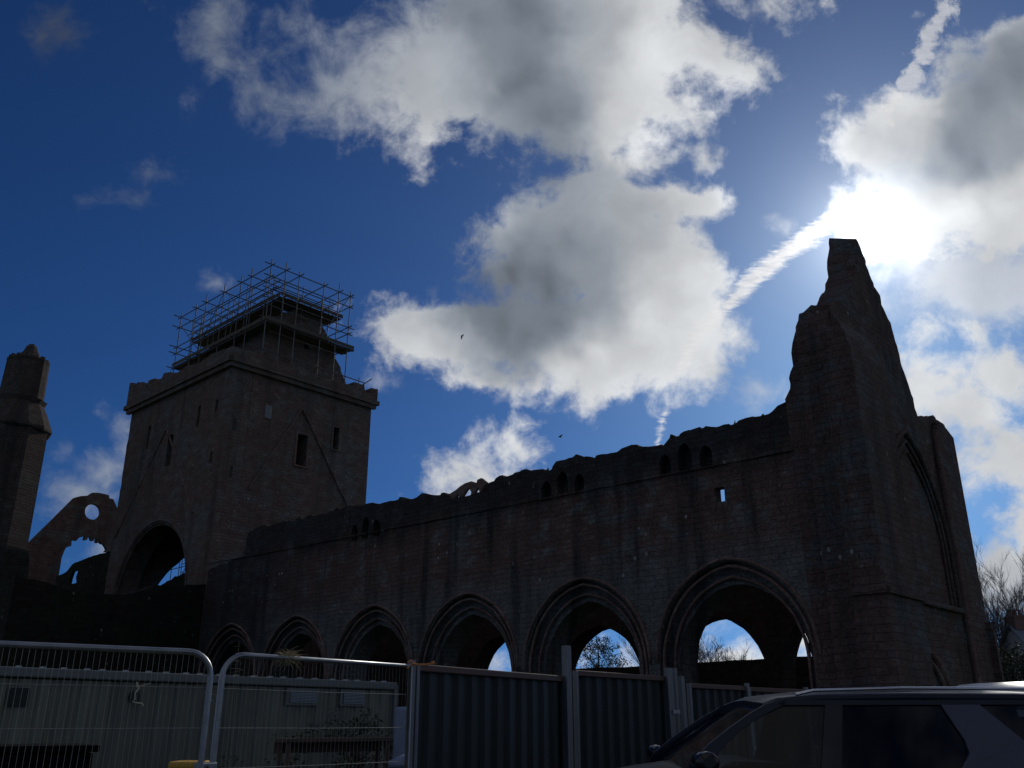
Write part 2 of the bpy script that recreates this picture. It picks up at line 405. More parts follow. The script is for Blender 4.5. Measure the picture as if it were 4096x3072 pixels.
class MB:
    """collects shapes into one mesh"""
    def __init__(self):
        self.v, self.f, self.sm = [], [], []

    def add(self, vs, fs, smooth=False):
        n = len(self.v)
        self.v += [tuple(p) for p in vs]
        self.f += [tuple(i + n for i in f) for f in fs]
        self.sm += [smooth] * len(fs)
        return self

    def box(self, c, s, rz=0.0, m=None):
        vs = []
        for dx, dy, dz in ((-1, -1, -1), (1, -1, -1), (1, 1, -1), (-1, 1, -1), (-1, -1, 1), (1, -1, 1), (1, 1, 1), (-1, 1, 1)):
            p = Vector((dx * s[0] / 2, dy * s[1] / 2, dz * s[2] / 2))
            if m is not None:
                p = m @ p
            elif rz:
                p = Matrix.Rotation(rz, 3, 'Z') @ p
            vs.append(Vector(c) + p)
        return self.add(vs, [(3, 2, 1, 0), (4, 5, 6, 7), (0, 1, 5, 4), (1, 2, 6, 5), (2, 3, 7, 6), (3, 0, 4, 7)])

    def path(self, pts, r, n=8, closed=False, caps=True):
        """tube through points; r a number or one per point"""
        pts = [Vector(p) for p in pts]
        k = len(pts)
        rs = r if hasattr(r, '__len__') else [r] * k
        tan = []
        for i in range(k):
            a = pts[i - 1] if (i > 0 or closed) else pts[i]
            b = pts[(i + 1) % k] if (i < k - 1 or closed) else pts[i]
            tan.append((b - a).normalized())
        up = Vector((0, 0, 1)) if abs(tan[0].z) < 0.9 else Vector((1, 0, 0))
        x = tan[0].cross(up).normalized()
        vs, fs = [], []
        for i in range(k):
            x = (x - tan[i] * x.dot(tan[i])).normalized()
            y = tan[i].cross(x)
            for j in range(n):
                t = 2 * math.pi * j / n
                vs.append(pts[i] + (x * math.cos(t) + y * math.sin(t)) * rs[i])
        for i in range(k if closed else k - 1):
            for j in range(n):
                a, b = i * n + j, i * n + (j + 1) % n
                c, d = ((i + 1) % k) * n + (j + 1) % n, ((i + 1) % k) * n + j
                fs.append((a, b, c, d))
        self.add(vs, fs, True)
        if caps and not closed:
            self.add([vs[j] for j in range(n)], [tuple(reversed(range(n)))])
            self.add([vs[(k - 1) * n + j] for j in range(n)], [tuple(range(n))])
        return self

    def lathe(self, prof, n=16, c=(0, 0, 0), ragged=0.0, smooth=False, rot=0.0):
        vs, fs = [], []
        for i, (r, z) in enumerate(prof):
            for j in range(n):
                t = 2 * math.pi * j / n + rot
                rr = r * (1 + ragged * (random.random() - 0.5))
                vs.append((c[0] + rr * math.cos(t), c[1] + rr * math.sin(t), c[2] + z + ragged * 0.6 * (random.random() - 0.5)))
        for i in range(len(prof) - 1):
            for j in range(n):
                a, b = i * n + j, i * n + (j + 1) % n
                fs.append((a, b, b + n, a + n))
        fs.append(tuple(reversed(range(n))))
        fs.append(tuple((len(prof) - 1) * n + j for j in range(n)))
        return self.add(vs, fs, smooth)

    def loft(self, secs, smooth=True, closed=False, caps=True):
        n = len(secs[0])
        vs = [p for s in secs for p in s]
        fs = []
        for i in range(len(secs) - 1):
            for j in range(n if closed else n - 1):
                a, b = i * n + j, i * n + (j + 1) % n
                fs.append((a, b, b + n, a + n))
        self.add(vs, fs, smooth)
        if caps:
            self.add(secs[0], [tuple(reversed(range(n)))])
            self.add(secs[-1], [tuple(range(n))])
        return self

    def build(self, name, mat, parent=None, loc=None, bevel=0.0, recalc=False, weld=False):
        me = bpy.data.meshes.new(name)
        me.from_pydata(self.v, [], self.f)
        me.polygons.foreach_set('use_smooth', self.sm)
        if recalc or weld:
            bm = bmesh.new()
            bm.from_mesh(me)
            if weld:
                bmesh.ops.remove_doubles(bm, verts=bm.verts, dist=1e-4)
            bmesh.ops.recalc_face_normals(bm, faces=bm.faces)
            bm.to_mesh(me)
            bm.free()
        me.update()
        me.materials.append(mat)
        o = bpy.data.objects.new(name, me)
        COL.objects.link(o)
        if parent:
            o.parent = parent
        if loc:
            o.location = loc
        if bevel:
            md = o.modifiers.new('bevel', 'BEVEL')
            md.width = bevel
            md.segments = 2
            md.limit_method = 'ANGLE'
        return o


def inside(p, poly):
    x, y = p
    r = False
    j = len(poly) - 1
    for i in range(len(poly)):
        xi, yi = poly[i]
        xj, yj = poly[j]
        if (yi > y) != (yj > y) and x < (xj - xi) * (y - yi) / (yj - yi) + xi:
            r = not r
        j = i
    return r


def seg_dist(p, a, b):
    ax, ay = a
    dx, dy = b[0] - ax, b[1] - ay
    l2 = dx * dx + dy * dy
    t = 0 if l2 == 0 else max(0, min(1, ((p[0] - ax) * dx + (p[1] - ay) * dy) / l2))
    return math.hypot(p[0] - ax - t * dx, p[1] - ay - t * dy)


def rough(pts, step=0.3, amp=0.06, seed=0.0, closed=False):
    """break a line into stone-sized steps and shake them"""
    out = []
    n = len(pts)
    for i in range(n if closed else n - 1):
        a, b = pts[i], pts[(i + 1) % n]
        ln = math.hypot(b[0] - a[0], b[1] - a[1])
        k = max(1, int(ln / step))
        for j in range(k):
            t = j / k
            x, y = a[0] + (b[0] - a[0]) * t, a[1] + (b[1] - a[1]) * t
            d = mnoise.noise((x * 2.3 + seed, y * 2.3, seed)) + 0.7 * (random.random() - 0.5)
            e = mnoise.noise((x * 2.9, y * 2.9 + seed, seed + 5))
            if (j or i) or closed:
                out.append((x + amp * (e * 0.8 + 0.8 * (random.random() - 0.5)), y + amp * d))
            else:
                out.append((x, y))
    if not closed:
        out.append(pts[-1])
    return out


def blocks(pts, step=0.45, amp=0.12):
    """a broken wall head: stones of uneven height standing on a line"""
    out = []
    for i in range(len(pts) - 1):
        a, b = pts[i], pts[i + 1]
        ln = math.hypot(b[0] - a[0], b[1] - a[1])
        k = max(1, round(ln / step))
        for j in range(k):
            t0, t1 = j / k, (j + 0.86) / k
            h = amp * (random.random() - 0.4)
            for t, hh in ((t0 + 0.04 / k, h * 0.7), ((t0 + t1) / 2, h), (t1, h * 0.75)):
                out.append((a[0] + (b[0] - a[0]) * t, a[1] + (b[1] - a[1]) * t + hh))
    out.append(pts[-1])
    return out


def arch(cx, a, zs, za, z0=0.1, n=12):
    """outline of a pointed opening, from the left foot over the point to the right foot"""
    r = za - zs
    rad = (a * a + r * r) / (2 * a)
    pts = [(cx - a, z0)]
    top = math.asin(min(1, r / rad))
    for i in range(n + 1):
        t = top * i / n
        pts.append((cx - a + rad - rad * math.cos(t), zs + rad * math.sin(t)))
    for i in range(n - 1, -1, -1):
        t = top * i / n
        pts.append((cx + a - rad + rad * math.cos(t), zs + rad * math.sin(t)))
    pts.append((cx + a, z0))
    return pts


def slab(mb, outline, holes, place, t, res=0.45, bump=0.03, seed=0.0, back_bump=True):
    """a wall of thickness t with openings; place(a, z, depth) gives the 3D point"""
    polys = [outline] + list(holes)
    verts, edges = [], []
    for poly in polys:
        n0 = len(verts)
        verts += [Vector(p) for p in poly]
        edges += [(n0 + i, n0 + (i + 1) % len(poly)) for i in range(len(poly))]
    if res:
        xs = [p[0] for p in outline]
        ys = [p[1] for p in outline]
        segs = [(verts[a], verts[b]) for a, b in edges]
        y = min(ys) + res / 2
        while y < max(ys):
            x = min(xs) + res / 2
            while x < max(xs):
                p = (x + res * 0.35 * (random.random() - 0.5), y + res * 0.35 * (random.random() - 0.5))
                if inside(p, outline) and not any(inside(p, h) for h in holes):
                    if all(seg_dist(p, a, b) > res * 0.3 for a, b in segs if min(a[0], b[0]) - res < p[0] < max(a[0], b[0]) + res):
                        verts.append(Vector(p))
                x += res
            y += res
    ov, oe, of, _, _, _ = delaunay_2d_cdt(verts, edges, [], 0, 1e-5)
    tris = []
    for f in of:
        cx = sum(ov[i][0] for i in f) / len(f)
        cy = sum(ov[i][1] for i in f) / len(f)
        if inside((cx, cy), outline) and not any(inside((cx, cy), h) for h in holes):
            tris.append(tuple(f))
    n = len(ov)
    fr, bk = [], []
    for p in ov:
        d1 = bump * (mnoise.noise((p[0] * 1.7, p[1] * 2.6, seed)) + 0.5 * mnoise.noise((p[0] * 5, p[1] * 6, seed + 3)))
        fr.append(place(p[0], p[1], d1))
        bk.append(place(p[0], p[1], t + (bump * mnoise.noise((p[0] * 1.9, p[1] * 2.2, seed + 9)) if back_bump else 0)))
    cnt = {}
    for f in tris:
        for i in range(len(f)):
            e = (f[i], f[(i + 1) % len(f)])
            k = (min(e), max(e))
            cnt[k] = None if k in cnt else e
    fs = list(tris) + [tuple(n + i for i in reversed(f)) for f in tris]
    for e in cnt.values():
        if e:
            fs.append((e[1], e[0], n + e[0], n + e[1]))
    mb.add(fr + bk, fs)
    return mb


# ---------------------------------------------------------------- materials
def new_mat(name):
    m = bpy.data.materials.new(name)
    m.use_nodes = True
    t = m.node_tree
    t.nodes.clear()
    n = Nodes(t)
    out = n.new('ShaderNodeOutputMaterial')
    b = n.new('ShaderNodeBsdfPrincipled')
    t.links.new(b.outputs[0], out.inputs[0])
    return m, n, b


def plain(name, col, rough_=0.6, metal=0.0, var=0.25, scale=6.0, bump=0.0, spec=0.5, streak=False):
    """paint, metal, wood: one colour with wear and grime"""
    m, n, b = new_mat(name)
    co = n.new('ShaderNodeTexCoord').outputs['Object']
    mp = n.v('MULTIPLY', co, (1, 1, 0.15)) if streak else co
    a = n.noise(mp, scale, 6, 0.62)
    d = n.noise(mp, scale * 7, 4, 0.6)
    f = n.lin(n.m('MULTIPLY_ADD', d, 0.4, a), 0.45, 0.95, 1 - var, 1 + var)
    n.put(b.inputs['Base Color'], n.v('SCALE', tuple(col), scale=f))
    n.put(b.inputs['Roughness'], n.lin(a, 0.3, 0.7, max(0.02, rough_ - 0.12), min(1, rough_ + 0.12)))
    b.inputs['Metallic'].default_value = metal
    b.inputs['Specular IOR Level'].default_value = spec
    if bump:
        bp = n.new('ShaderNodeBump')
        bp.inputs['Distance'].default_value = 0.02
        bp.inputs['Strength'].default_value = bump
        n.put(bp.inputs['Height'], d)
        n.t.links.new(bp.outputs[0], b.inputs['Normal'])
    return m


def stone(name, red, grey, dark, bw=0.55, bh=0.27, grey_amt=0.5, damp=0.6, lichen=0.5, zone=None, joint=0.018):
    m, n, b = new_mat(name)
    co = n.new('ShaderNodeTexCoord').outputs['Object']
    s = n.new('ShaderNodeSeparateXYZ')
    n.put(s.inputs[0], co)
    along = n.m('ADD', s.outputs[0], n.m('MULTIPLY', s.outputs[1], 0.97))
    c = n.new('ShaderNodeCombineXYZ')
    n.put(c.inputs[0], along)
    n.put(c.inputs[1], s.outputs[2])
    wall = c.outputs[0]
    wob = n.v('SUBTRACT', n.noise(wall, 1.6, 3, 0.5, color=True), (0.5, 0.5, 0.5))
    wv = n.v('MULTIPLY_ADD', wob, (0.24, 0.15, 0), wall)
    br = n.new('ShaderNodeTexBrick')
    n.put(br.inputs['Vector'], wv)
    br.offset = 0.43
    br.squash = 1.35
    br.squash_frequency = 3
    br.inputs['Scale'].default_value = 1.0
    br.inputs['Brick Width'].default_value = bw
    br.inputs['Row Height'].default_value = bh
    br.inputs['Mortar Size'].default_value = joint
    br.inputs['Mortar Smooth'].default_value = 0.6
    br.inputs['Bias'].default_value = 0.0
    br.inputs['Color1'].default_value = (0.78, 0.78, 0.78, 1)
    br.inputs['Color2'].default_value = (1.2, 1.2, 1.2, 1)
    br.inputs['Mortar'].default_value = (0.55, 0.55, 0.55, 1)
    big = n.noise(wall, 0.40, 7, 0.66)
    mid = n.noise(n.v('MULTIPLY', wall, (1.0, 1.5, 1)), 1.5, 9, 0.70, 0.3)
    tiny = n.noise(co, 14.0, 6, 0.65)
    streak_v = n.v('MULTIPLY', wall, (1.15, 0.10, 1))
    streak_ = n.noise(streak_v, 1.0, 6, 0.6)
    g = n.smooth(n.m('ADD', n.m('MULTIPLY', big, 0.6), n.m('MULTIPLY', mid, 0.5)), 0.62 - grey_amt * 0.22, 0.72 - grey_amt * 0.22)
    soot_shade = None
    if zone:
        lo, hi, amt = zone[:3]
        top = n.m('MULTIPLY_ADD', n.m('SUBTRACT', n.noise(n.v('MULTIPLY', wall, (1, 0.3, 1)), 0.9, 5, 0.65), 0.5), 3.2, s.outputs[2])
        soot_shade = n.smooth(top, zone[3], zone[4], 0.0, 0.8)
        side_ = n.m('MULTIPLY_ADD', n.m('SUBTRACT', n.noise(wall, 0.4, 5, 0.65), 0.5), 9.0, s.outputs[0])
        soot_shade = n.m('MAXIMUM', soot_shade, n.smooth(side_, -16.5, -26.5, 0.0, 0.75))  # shade painted into the colour towards the tower end, edge broken by noise
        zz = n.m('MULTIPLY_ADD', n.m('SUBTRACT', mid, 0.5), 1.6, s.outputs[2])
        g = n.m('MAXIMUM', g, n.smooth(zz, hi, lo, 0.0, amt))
    col = n.mix(g, red, grey)
    dk = n.smooth(n.m('ADD', n.m('MULTIPLY', streak_, 0.75), n.m('MULTIPLY', mid, 0.3)), 0.50, 0.66, 0.0, damp)
    col = n.mix(dk, col, dark)
    if soot_shade is not None:
        col = n.mix(soot_shade, col, dark)
    col = n.mix(n.lin(mid, 0.38, 0.66, 0.0, 0.72), col, n.v('MULTIPLY', col, br.outputs['Color']))
    col = n.v('SCALE', col, scale=n.lin(n.m('MULTIPLY_ADD', tiny, 0.7, n.m('MULTIPLY', mid, 0.7)), 0.45, 0.98, 0.30, 1.75))
    if lichen:
        vo = n.new('ShaderNodeTexVoronoi')
        n.put(vo.inputs['Vector'], n.v('MULTIPLY', wall, (4.2, 3.0, 1)))
        vo.inputs['Scale'].default_value = 1.0
        sp = n.smooth(n.m('ADD', vo.outputs['Distance'], n.m('MULTIPLY', tiny, 0.16)), 0.31, 0.24)
        sel = n.smooth(n.noise(wall, 0.55, 4, 0.6), 0.50, 0.62)
        rnd = n.new('ShaderNodeSeparateXYZ')
        n.put(rnd.inputs[0], vo.outputs['Color'])
        sp = n.m('MULTIPLY', n.m('MULTIPLY', sp, sel), n.m('GREATER_THAN', rnd.outputs[0], 0.72))
        col = n.mix(n.m('MULTIPLY', sp, lichen), col, (0.70, 0.72, 0.70))
    n.put(b.inputs['Base Color'], col)
    n.put(b.inputs['Roughness'], 0.94)
    b.inputs['Specular IOR Level'].default_value = 0.15
    bp = n.new('ShaderNodeBump')
    bp.inputs['Distance'].default_value = 0.06
    bp.inputs['Strength'].default_value = 0.9
    h = n.m('MULTIPLY_ADD', br.outputs['Fac'], -0.4, n.m('MULTIPLY_ADD', tiny, 0.45, n.m('MULTIPLY', mid, 0.8)))
    n.put(bp.inputs['Height'], h)
    n.t.links.new(bp.outputs[0], b.inputs['Normal'])
    return m


def glass(name, tint, alpha, rough_=0.03):
    m = bpy.data.materials.new(name)
    m.use_nodes = True
    t = m.node_tree
    t.nodes.clear()
    n = Nodes(t)
    out = n.new('ShaderNodeOutputMaterial')
    tr = n.new('ShaderNodeBsdfTransparent')
    tr.inputs[0].default_value = tuple(tint) + (1,)
    gl = n.new('ShaderNodeBsdfGlossy')
    gl.inputs['Roughness'].default_value = rough_
    fr = n.new('ShaderNodeFresnel')
    fr.inputs[0].default_value = 1.45
    mx = n.new('ShaderNodeMixShader')
    n.put(mx.inputs[0], n.m('MULTIPLY', fr.outputs[0], alpha))
    t.links.new(tr.outputs[0], mx.inputs[1])
    t.links.new(gl.outputs[0], mx.inputs[2])
    t.links.new(mx.outputs[0], out.inputs[0])
    return m


RED = (0.155, 0.100, 0.086)
GREY = (0.150, 0.158, 0.152)
DARK = (0.032, 0.034, 0.037)
M = {}
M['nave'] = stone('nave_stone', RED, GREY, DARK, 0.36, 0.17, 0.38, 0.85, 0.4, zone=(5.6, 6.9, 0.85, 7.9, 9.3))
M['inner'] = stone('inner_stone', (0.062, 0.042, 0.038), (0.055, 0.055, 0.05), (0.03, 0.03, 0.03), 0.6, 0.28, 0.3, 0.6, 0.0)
M['turret'] = stone('turret_stone', (0.10, 0.080, 0.072), (0.095, 0.092, 0.085), (0.03, 0.03, 0.03), 0.42, 0.17, 0.4, 0.5, 0.2)
M['shaded'] = stone('shaded_stone', (0.030, 0.025, 0.022), (0.028, 0.032, 0.022), (0.015, 0.016, 0.014), 0.5, 0.24, 0.5, 0.5, 0.25)  # stone colour darkened to carry the shade around transept and choir
M['dressed'] = stone('dressed_red_sandstone', (0.21, 0.135, 0.115), (0.185, 0.165, 0.15), DARK, 0.5, 0.42, 0.30, 0.35, 0.2, joint=0.010)
M['tower'] = stone('tower_stone', (0.180, 0.128, 0.108), (0.160, 0.155, 0.145), (0.045, 0.044, 0.043), 0.42, 0.17, 0.45, 0.45, 0.3)
M['front'] = stone('west_front_stone', (0.128, 0.088, 0.078), (0.108, 0.116, 0.120), DARK, 0.38, 0.19, 0.36, 0.6, 0.35)
M['far'] = stone('far_stone', (0.20, 0.12, 0.095), (0.16, 0.155, 0.13), (0.05, 0.05, 0.045), 0.5, 0.25, 0.4, 0.5, 0.0)
M['turf'] = plain('dry_turf', (0.14, 0.13, 0.055), 0.95, 0, 0.5, 5, 0.8)
M['tube'] = plain('galvanised_tube', (0.13, 0.135, 0.14), 0.45, 0.6, 0.3, 9)
M['board'] = plain('scaffold_board', (0.11, 0.095, 0.075), 0.9, 0, 0.4, 3, 0.4)
M['galv'] = plain('galvanised_steel', (0.31, 0.33, 0.345), 0.36, 0.8, 0.22, 7)
M['wire'] = plain('fence_wire', (0.30, 0.31, 0.30), 0.5, 0.6, 0.2, 8)
M['infill'] = plain('pale_infill_stone', (0.22, 0.235, 0.24), 0.9, 0, 0.25, 3, 0.4)
M['green'] = plain('green_steel_sheet', (0.010, 0.017, 0.015), 0.55, 0, 0.3, 2.5, streak=True)
M['rail'] = plain('brown_rail', (0.105, 0.06, 0.045), 0.6, 0.1, 0.35, 8)
M['post'] = plain('grey_post', (0.19, 0.205, 0.215), 0.5, 0.5, 0.3, 6, streak=True)
M['cabin'] = plain('cabin_paint', (0.155, 0.165, 0.13), 0.6, 0, 0.38, 1.6, streak=True)
M['trim'] = plain('cabin_trim', (0.15, 0.17, 0.17), 0.5, 0.1, 0.2, 3)
M['black'] = plain('black_plastic', (0.02, 0.02, 0.021), 0.6, 0, 0.2, 5)
M['yellow'] = plain('yellow_plastic', (0.62, 0.36, 0.05), 0.55, 0, 0.15, 4)
M['blue'] = plain('blue_grey_plastic', (0.20, 0.25, 0.36), 0.5, 0, 0.15, 4)
M['navy'] = plain('dark_navy_car_paint', (0.016, 0.019, 0.034), 0.34, 0.0, 0.06, 2, 0, 0.35)
M['pillar'] = plain('slate_blue_car_paint', (0.055, 0.070, 0.105), 0.35, 0.0, 0.06, 2)
M['gloss'] = plain('gloss_black', (0.012, 0.012, 0.014), 0.12, 0, 0.05, 2)
M['chrome'] = plain('polished_metal', (0.7, 0.7, 0.72), 0.15, 1.0, 0.05, 3)
M['glass'] = glass('car_glass', (0.62, 0.70, 0.72), 1.0)
M['tint'] = glass('tinted_car_glass', (0.10, 0.11, 0.13), 1.0)
M['seat'] = plain('dark_seat', (0.06, 0.06, 0.07), 0.7, 0, 0.15, 5)
M['tyre'] = plain('tyre_rubber', (0.025, 0.025, 0.025), 0.85, 0, 0.2, 6)
M['alloy'] = plain('wheel_alloy', (0.45, 0.45, 0.47), 0.3, 0.9, 0.1, 4)
M['white'] = plain('white_van_paint', (0.78, 0.79, 0.78), 0.35, 0, 0.04, 2)
M['lamp'] = plain('lamp_lens', (0.55, 0.56, 0.58), 0.15, 0.2, 0.05, 4)
M['redlens'] = plain('red_lens', (0.35, 0.02, 0.02), 0.2, 0, 0.05, 4)
M['rope'] = plain('orange_cord', (0.72, 0.28, 0.10), 0.8, 0, 0.2, 20)
M['crate'] = plain('black_crate', (0.008, 0.008, 0.009), 0.95, 0, 0.2, 5, 0, 0.05)
M['stalk'] = plain('dead_stalk', (0.12, 0.11, 0.085), 0.9, 0, 0.3, 12)
M['straw'] = plain('dry_grass_straw', (0.34, 0.28, 0.15), 0.9, 0, 0.4, 12)
M['twine'] = plain('pale_twine', (0.62, 0.58, 0.42), 0.9, 0, 0.2, 12)
M['bark'] = plain('winter_bark', (0.085, 0.07, 0.06), 0.9, 0, 0.4, 5, 0.5)
M['twig'] = plain('winter_twigs', (0.10, 0.08, 0.072), 0.9, 0, 0.3, 3)
M['leaf'] = plain('evergreen_leaf', (0.055, 0.075, 0.035), 0.75, 0, 0.5, 3)
M['hedge'] = plain('hedge_leaf', (0.07, 0.075, 0.045), 0.6, 0, 0.6, 2)
M['bird'] = plain('black_feathers', (0.018, 0.018, 0.022), 0.6, 0, 0.2, 9)
M['harl'] = plain('pale_render', (0.42, 0.45, 0.50), 0.9, 0, 0.15, 2)
M['slate'] = plain('blue_grey_slate', (0.16, 0.19, 0.24), 0.6, 0, 0.2, 3)
M['pot'] = plain('clay_pot', (0.18, 0.11, 0.09), 0.85, 0, 0.3, 5)
M['timber'] = plain('weathered_timber', (0.10, 0.068, 0.055), 0.85, 0, 0.35, 4, 0.4)
M['pane'] = plain('dark_window_pane', (0.03, 0.035, 0.04), 0.08, 0, 0.05, 2)
M['grass'] = plain('grass', (0.055, 0.085, 0.025), 0.95, 0, 0.4, 1.5, 0.6)
M['tarmac'] = plain('tarmac', (0.05, 0.05, 0.052), 0.9, 0, 0.3, 3, 0.5)
M['kerb'] = plain('kerb_stone', (0.30, 0.29, 0.27), 0.9, 0, 0.2, 3, 0.3)
M['paint'] = plain('road_marking', (0.75, 0.75, 0.72), 0.7, 0, 0.12, 4)
# ---------------------------------------------------------------- ground
g = MB()
N_ = 60
for iy in range(N_ + 1):
    for ix in range(N_ + 1):
        gx = (ix / N_ - 0.5)
        gy = (iy / N_ - 0.5)
        x = 3000 * gx * abs(gx) * 2
        y = 30 + 3000 * gy * abs(gy) * 2
        g.v.append((x, y, -0.06 + 0.05 * mnoise.noise((x * 0.1, y * 0.1, 0))))
for iy in range(N_):
    for ix in range(N_):
        a = iy * (N_ + 1) + ix
        g.f.append((a, a + 1, a + N_ + 2, a + N_ + 1))
        g.sm.append(True)
tag(g.build('ground', M['grass']), kind='structure')
g = MB()
g.add([(-9, -12, 0.02), (14, -12, 0.02), (14, 16.5, 0.02), (6, 14.6, 0.02), (-0.9, 7.9, 0.02), (-4.4, 4.9, 0.02), (-9, 4.4, 0.02)], [(0, 1, 2, 3, 4, 5, 6)])
tag(g.build('car_park', M['tarmac']), kind='structure')
g = MB()
for x in (-1.2, 1.6 + 3.4, -3.8):
    g.add([(x, 2.2, 0.026), (x + 0.1, 2.2, 0.026), (x + 0.1, 6.2, 0.026), (x, 6.2, 0.026)], [(0, 1, 2, 3)])
tag(g.build('bay_markings', M['paint']), kind='structure')

# ---------------------------------------------------------------- the abbey (its own x runs west, y south)
PHI = math.atan2(-0.6786, 0.7345)
abbey = empty('ruined_abbey', (6.03, 25.5, 0), PHI, 'huge dark roofless red sandstone abbey ruin with tower, arcade and broken gable', 'abbey')


def P_y(y0):
    return lambda a, z, d: (a, y0 + d, z)


def P_x(x0, sgn=-1):
    return lambda a, z, d: (x0 + sgn * d, a, z)


BAY = 5.2
HEAD = [(-28.7, 8.85), (-26.4, 9.0), (-25.55, 9.1), (-25.35, 10.2), (-25.23, 10.32), (-23.85, 10.33), (-21.86, 10.23), (-19.81, 10.23), (-17.87, 10.27), (-16.5, 10.13), (-15.88, 10.12), (-14.85, 10.07),
        (-14.34, 10.07), (-13.52, 9.9), (-13.04, 10.03), (-12.26, 9.87), (-11.62, 9.78), (-11.4, 9.55), (-9.75, 9.50), (-9.46, 9.82), (-8.61, 9.93), (-8.09, 9.98),
        (-7.45, 9.96), (-7.13, 9.91), (-6.72, 9.85), (-6.31, 9.82), (-6.18, 9.98), (-5.39, 9.99), (-5.25, 10.05), (-4.52, 9.79), (-4.43, 9.88), (-4.06, 9.85),
        (-3.52, 9.82), (-3.22, 9.91), (-2.24, 9.73), (-1.85, 9.71), (-1.53, 9.95), (-1.32, 9.84), (-1.24, 9.87), (-0.86, 9.95), (-0.43, 9.93), (-0.29, 10.0),
        (0.13, 9.86), (0.53, 9.85), (0.78, 9.9), (1.32, 9.94), (1.75, 9.93), (2.04, 10.07), (2.6, 10.3)]
head = rough(blocks(HEAD, 0.42, 0.16), 0.2, 0.03, 2.0)
out = [(2.6, 0.0), (-28.7, 0.0)] + head
arcs_o = [rough(arch(-BAY * k, 2.42, 3.25, 5.92, 0.15), 0.5, 0.02, k) for k in range(6)]
arcs_i = [rough(arch(-BAY * k, 1.86, 3.15, 5.28, 0.15), 0.45, 0.03, k + 20) for k in range(6)]
arcs_i[0] = rough(arch(0.06, 2.0, 3.15, 5.30, 0.15), 0.3, 0.06, 22)
arcs_i[5] = arch(-BAY * 5, 1.8, 3.15, 5.25, 0.15)
lancets = []
for cx in (-1.1, -5.9, -16.4):
    for dx, w, h in ((0, 0.24, 0.92), (-0.72, 0.21, 0.68), (0.72, 0.21, 0.68)):
        lancets.append(arch(cx + dx, w, 8.72 + h * 0.55, 8.72 + h, 8.72, 6))
nw = MB()
slab(nw, out, arcs_o + lancets + [[(-0.17, 7.63), (-0.17, 8.06), (0.13, 8.06), (0.13, 7.63)]], P_y(0.0), 0.34, 0.5, 0.06, 1.0, False)
back_head = [(x, z - 0.02) for x, z in HEAD]
slab(nw, [(2.6, 0.0), (-28.7, 0.0)] + back_head, arcs_i + [[(-1.5, 7.4), (-1.5, 8.9), (0.2, 8.9), (0.2, 7.4)]], P_y(0.345), 0.95, 0.8, 0.05, 4.0)
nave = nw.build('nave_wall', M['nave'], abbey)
# arch mouldings: hood, and rolls stepping back into the thickness of the wall
for k in range(6):
    mo = MB()
    for a, zs, za, y, r in ((2.48, 3.3, 5.99, -0.02, 0.06), (2.30, 3.2, 5.79, 0.08, 0.055), (2.04, 3.2, 5.50, 0.24, 0.05)):
        pts = arch(-BAY * k, a, zs, za, 0.4 if y > 0 else 3.3, 14)
        pts = rough(pts, 0.3, 0.022, k + a)
        mo.path([(p[0], y, p[1]) for p in pts], [r * random.uniform(0.75, 1.1) for _ in pts], 6)
    mo.build('arch_moulding', M['dressed'], nave)
# clerestory: a thin open arch left on the wall head
cl = MB()
arc_out = [(-11.62, 9.4), (-11.62, 9.78), (-11.21, 9.89), (-10.95, 10.0), (-10.7, 10.07), (-10.35, 10.08), (-10.09, 9.97), (-10.05, 10.08), (-9.86, 10.12), (-9.6, 9.92), (-9.46, 9.4)]
slab(cl, arc_out, [[(-10.86, 9.56), (-10.62, 9.80), (-10.50, 9.87), (-10.36, 9.66), (-10.40, 9.56)], [(-10.23, 9.58), (-10.05, 9.78), (-9.99, 9.76), (-9.93, 9.60)],
                   [(-11.28, 9.56), (-11.10, 9.68), (-11.02, 9.66), (-11.0, 9.56)]], P_y(0.1), 0.12, 0.3, 0.02, 8.0)
cl.build('clerestory_window', M['dressed'], nave)
# string course under the clerestory
sc_ = MB()
pts = []
for i in range(80):
    x = -28.6 + i * 31.0 / 79
    pts.append((x, -0.04, 8.72 + 0.012 * (-x) + 0.02 * mnoise.noise((x * 2, 0, 0))))
sc_.path(pts, 0.028, 6)
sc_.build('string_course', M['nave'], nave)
# turf and weeds growing on the wall head
tf = MB()
for i in range(210):
    t = random.random()
    x = -27.5 + 29.5 * t
    if -11.6 < x < -9.4:
        continue
    z = 0
    for a, b in zip(HEAD[:-1], HEAD[1:]):
        if a[0] <= x <= b[0]:
            z = a[1] + (b[1] - a[1]) * (x - a[0]) / max(1e-6, b[0] - a[0])
    y = random.uniform(0.05, 1.1)
    h = random.uniform(0.04, 0.13) * (1.8 if random.random() < 0.06 else 1)
    w = random.uniform(0.03, 0.12)
    d = random.uniform(-0.08, 0.08)
    tf.add([(x - w, y, z - 0.05), (x + w, y + 0.05, z - 0.05), (x + d + 0.02, y, z + h), (x + d - 0.02, y + 0.03, z + h * 0.9)], [(0, 1, 2, 3)])
tfo = tf.build('wall_top_turf', M['turf'], nave)
tfo['kind'] = 'stuff'

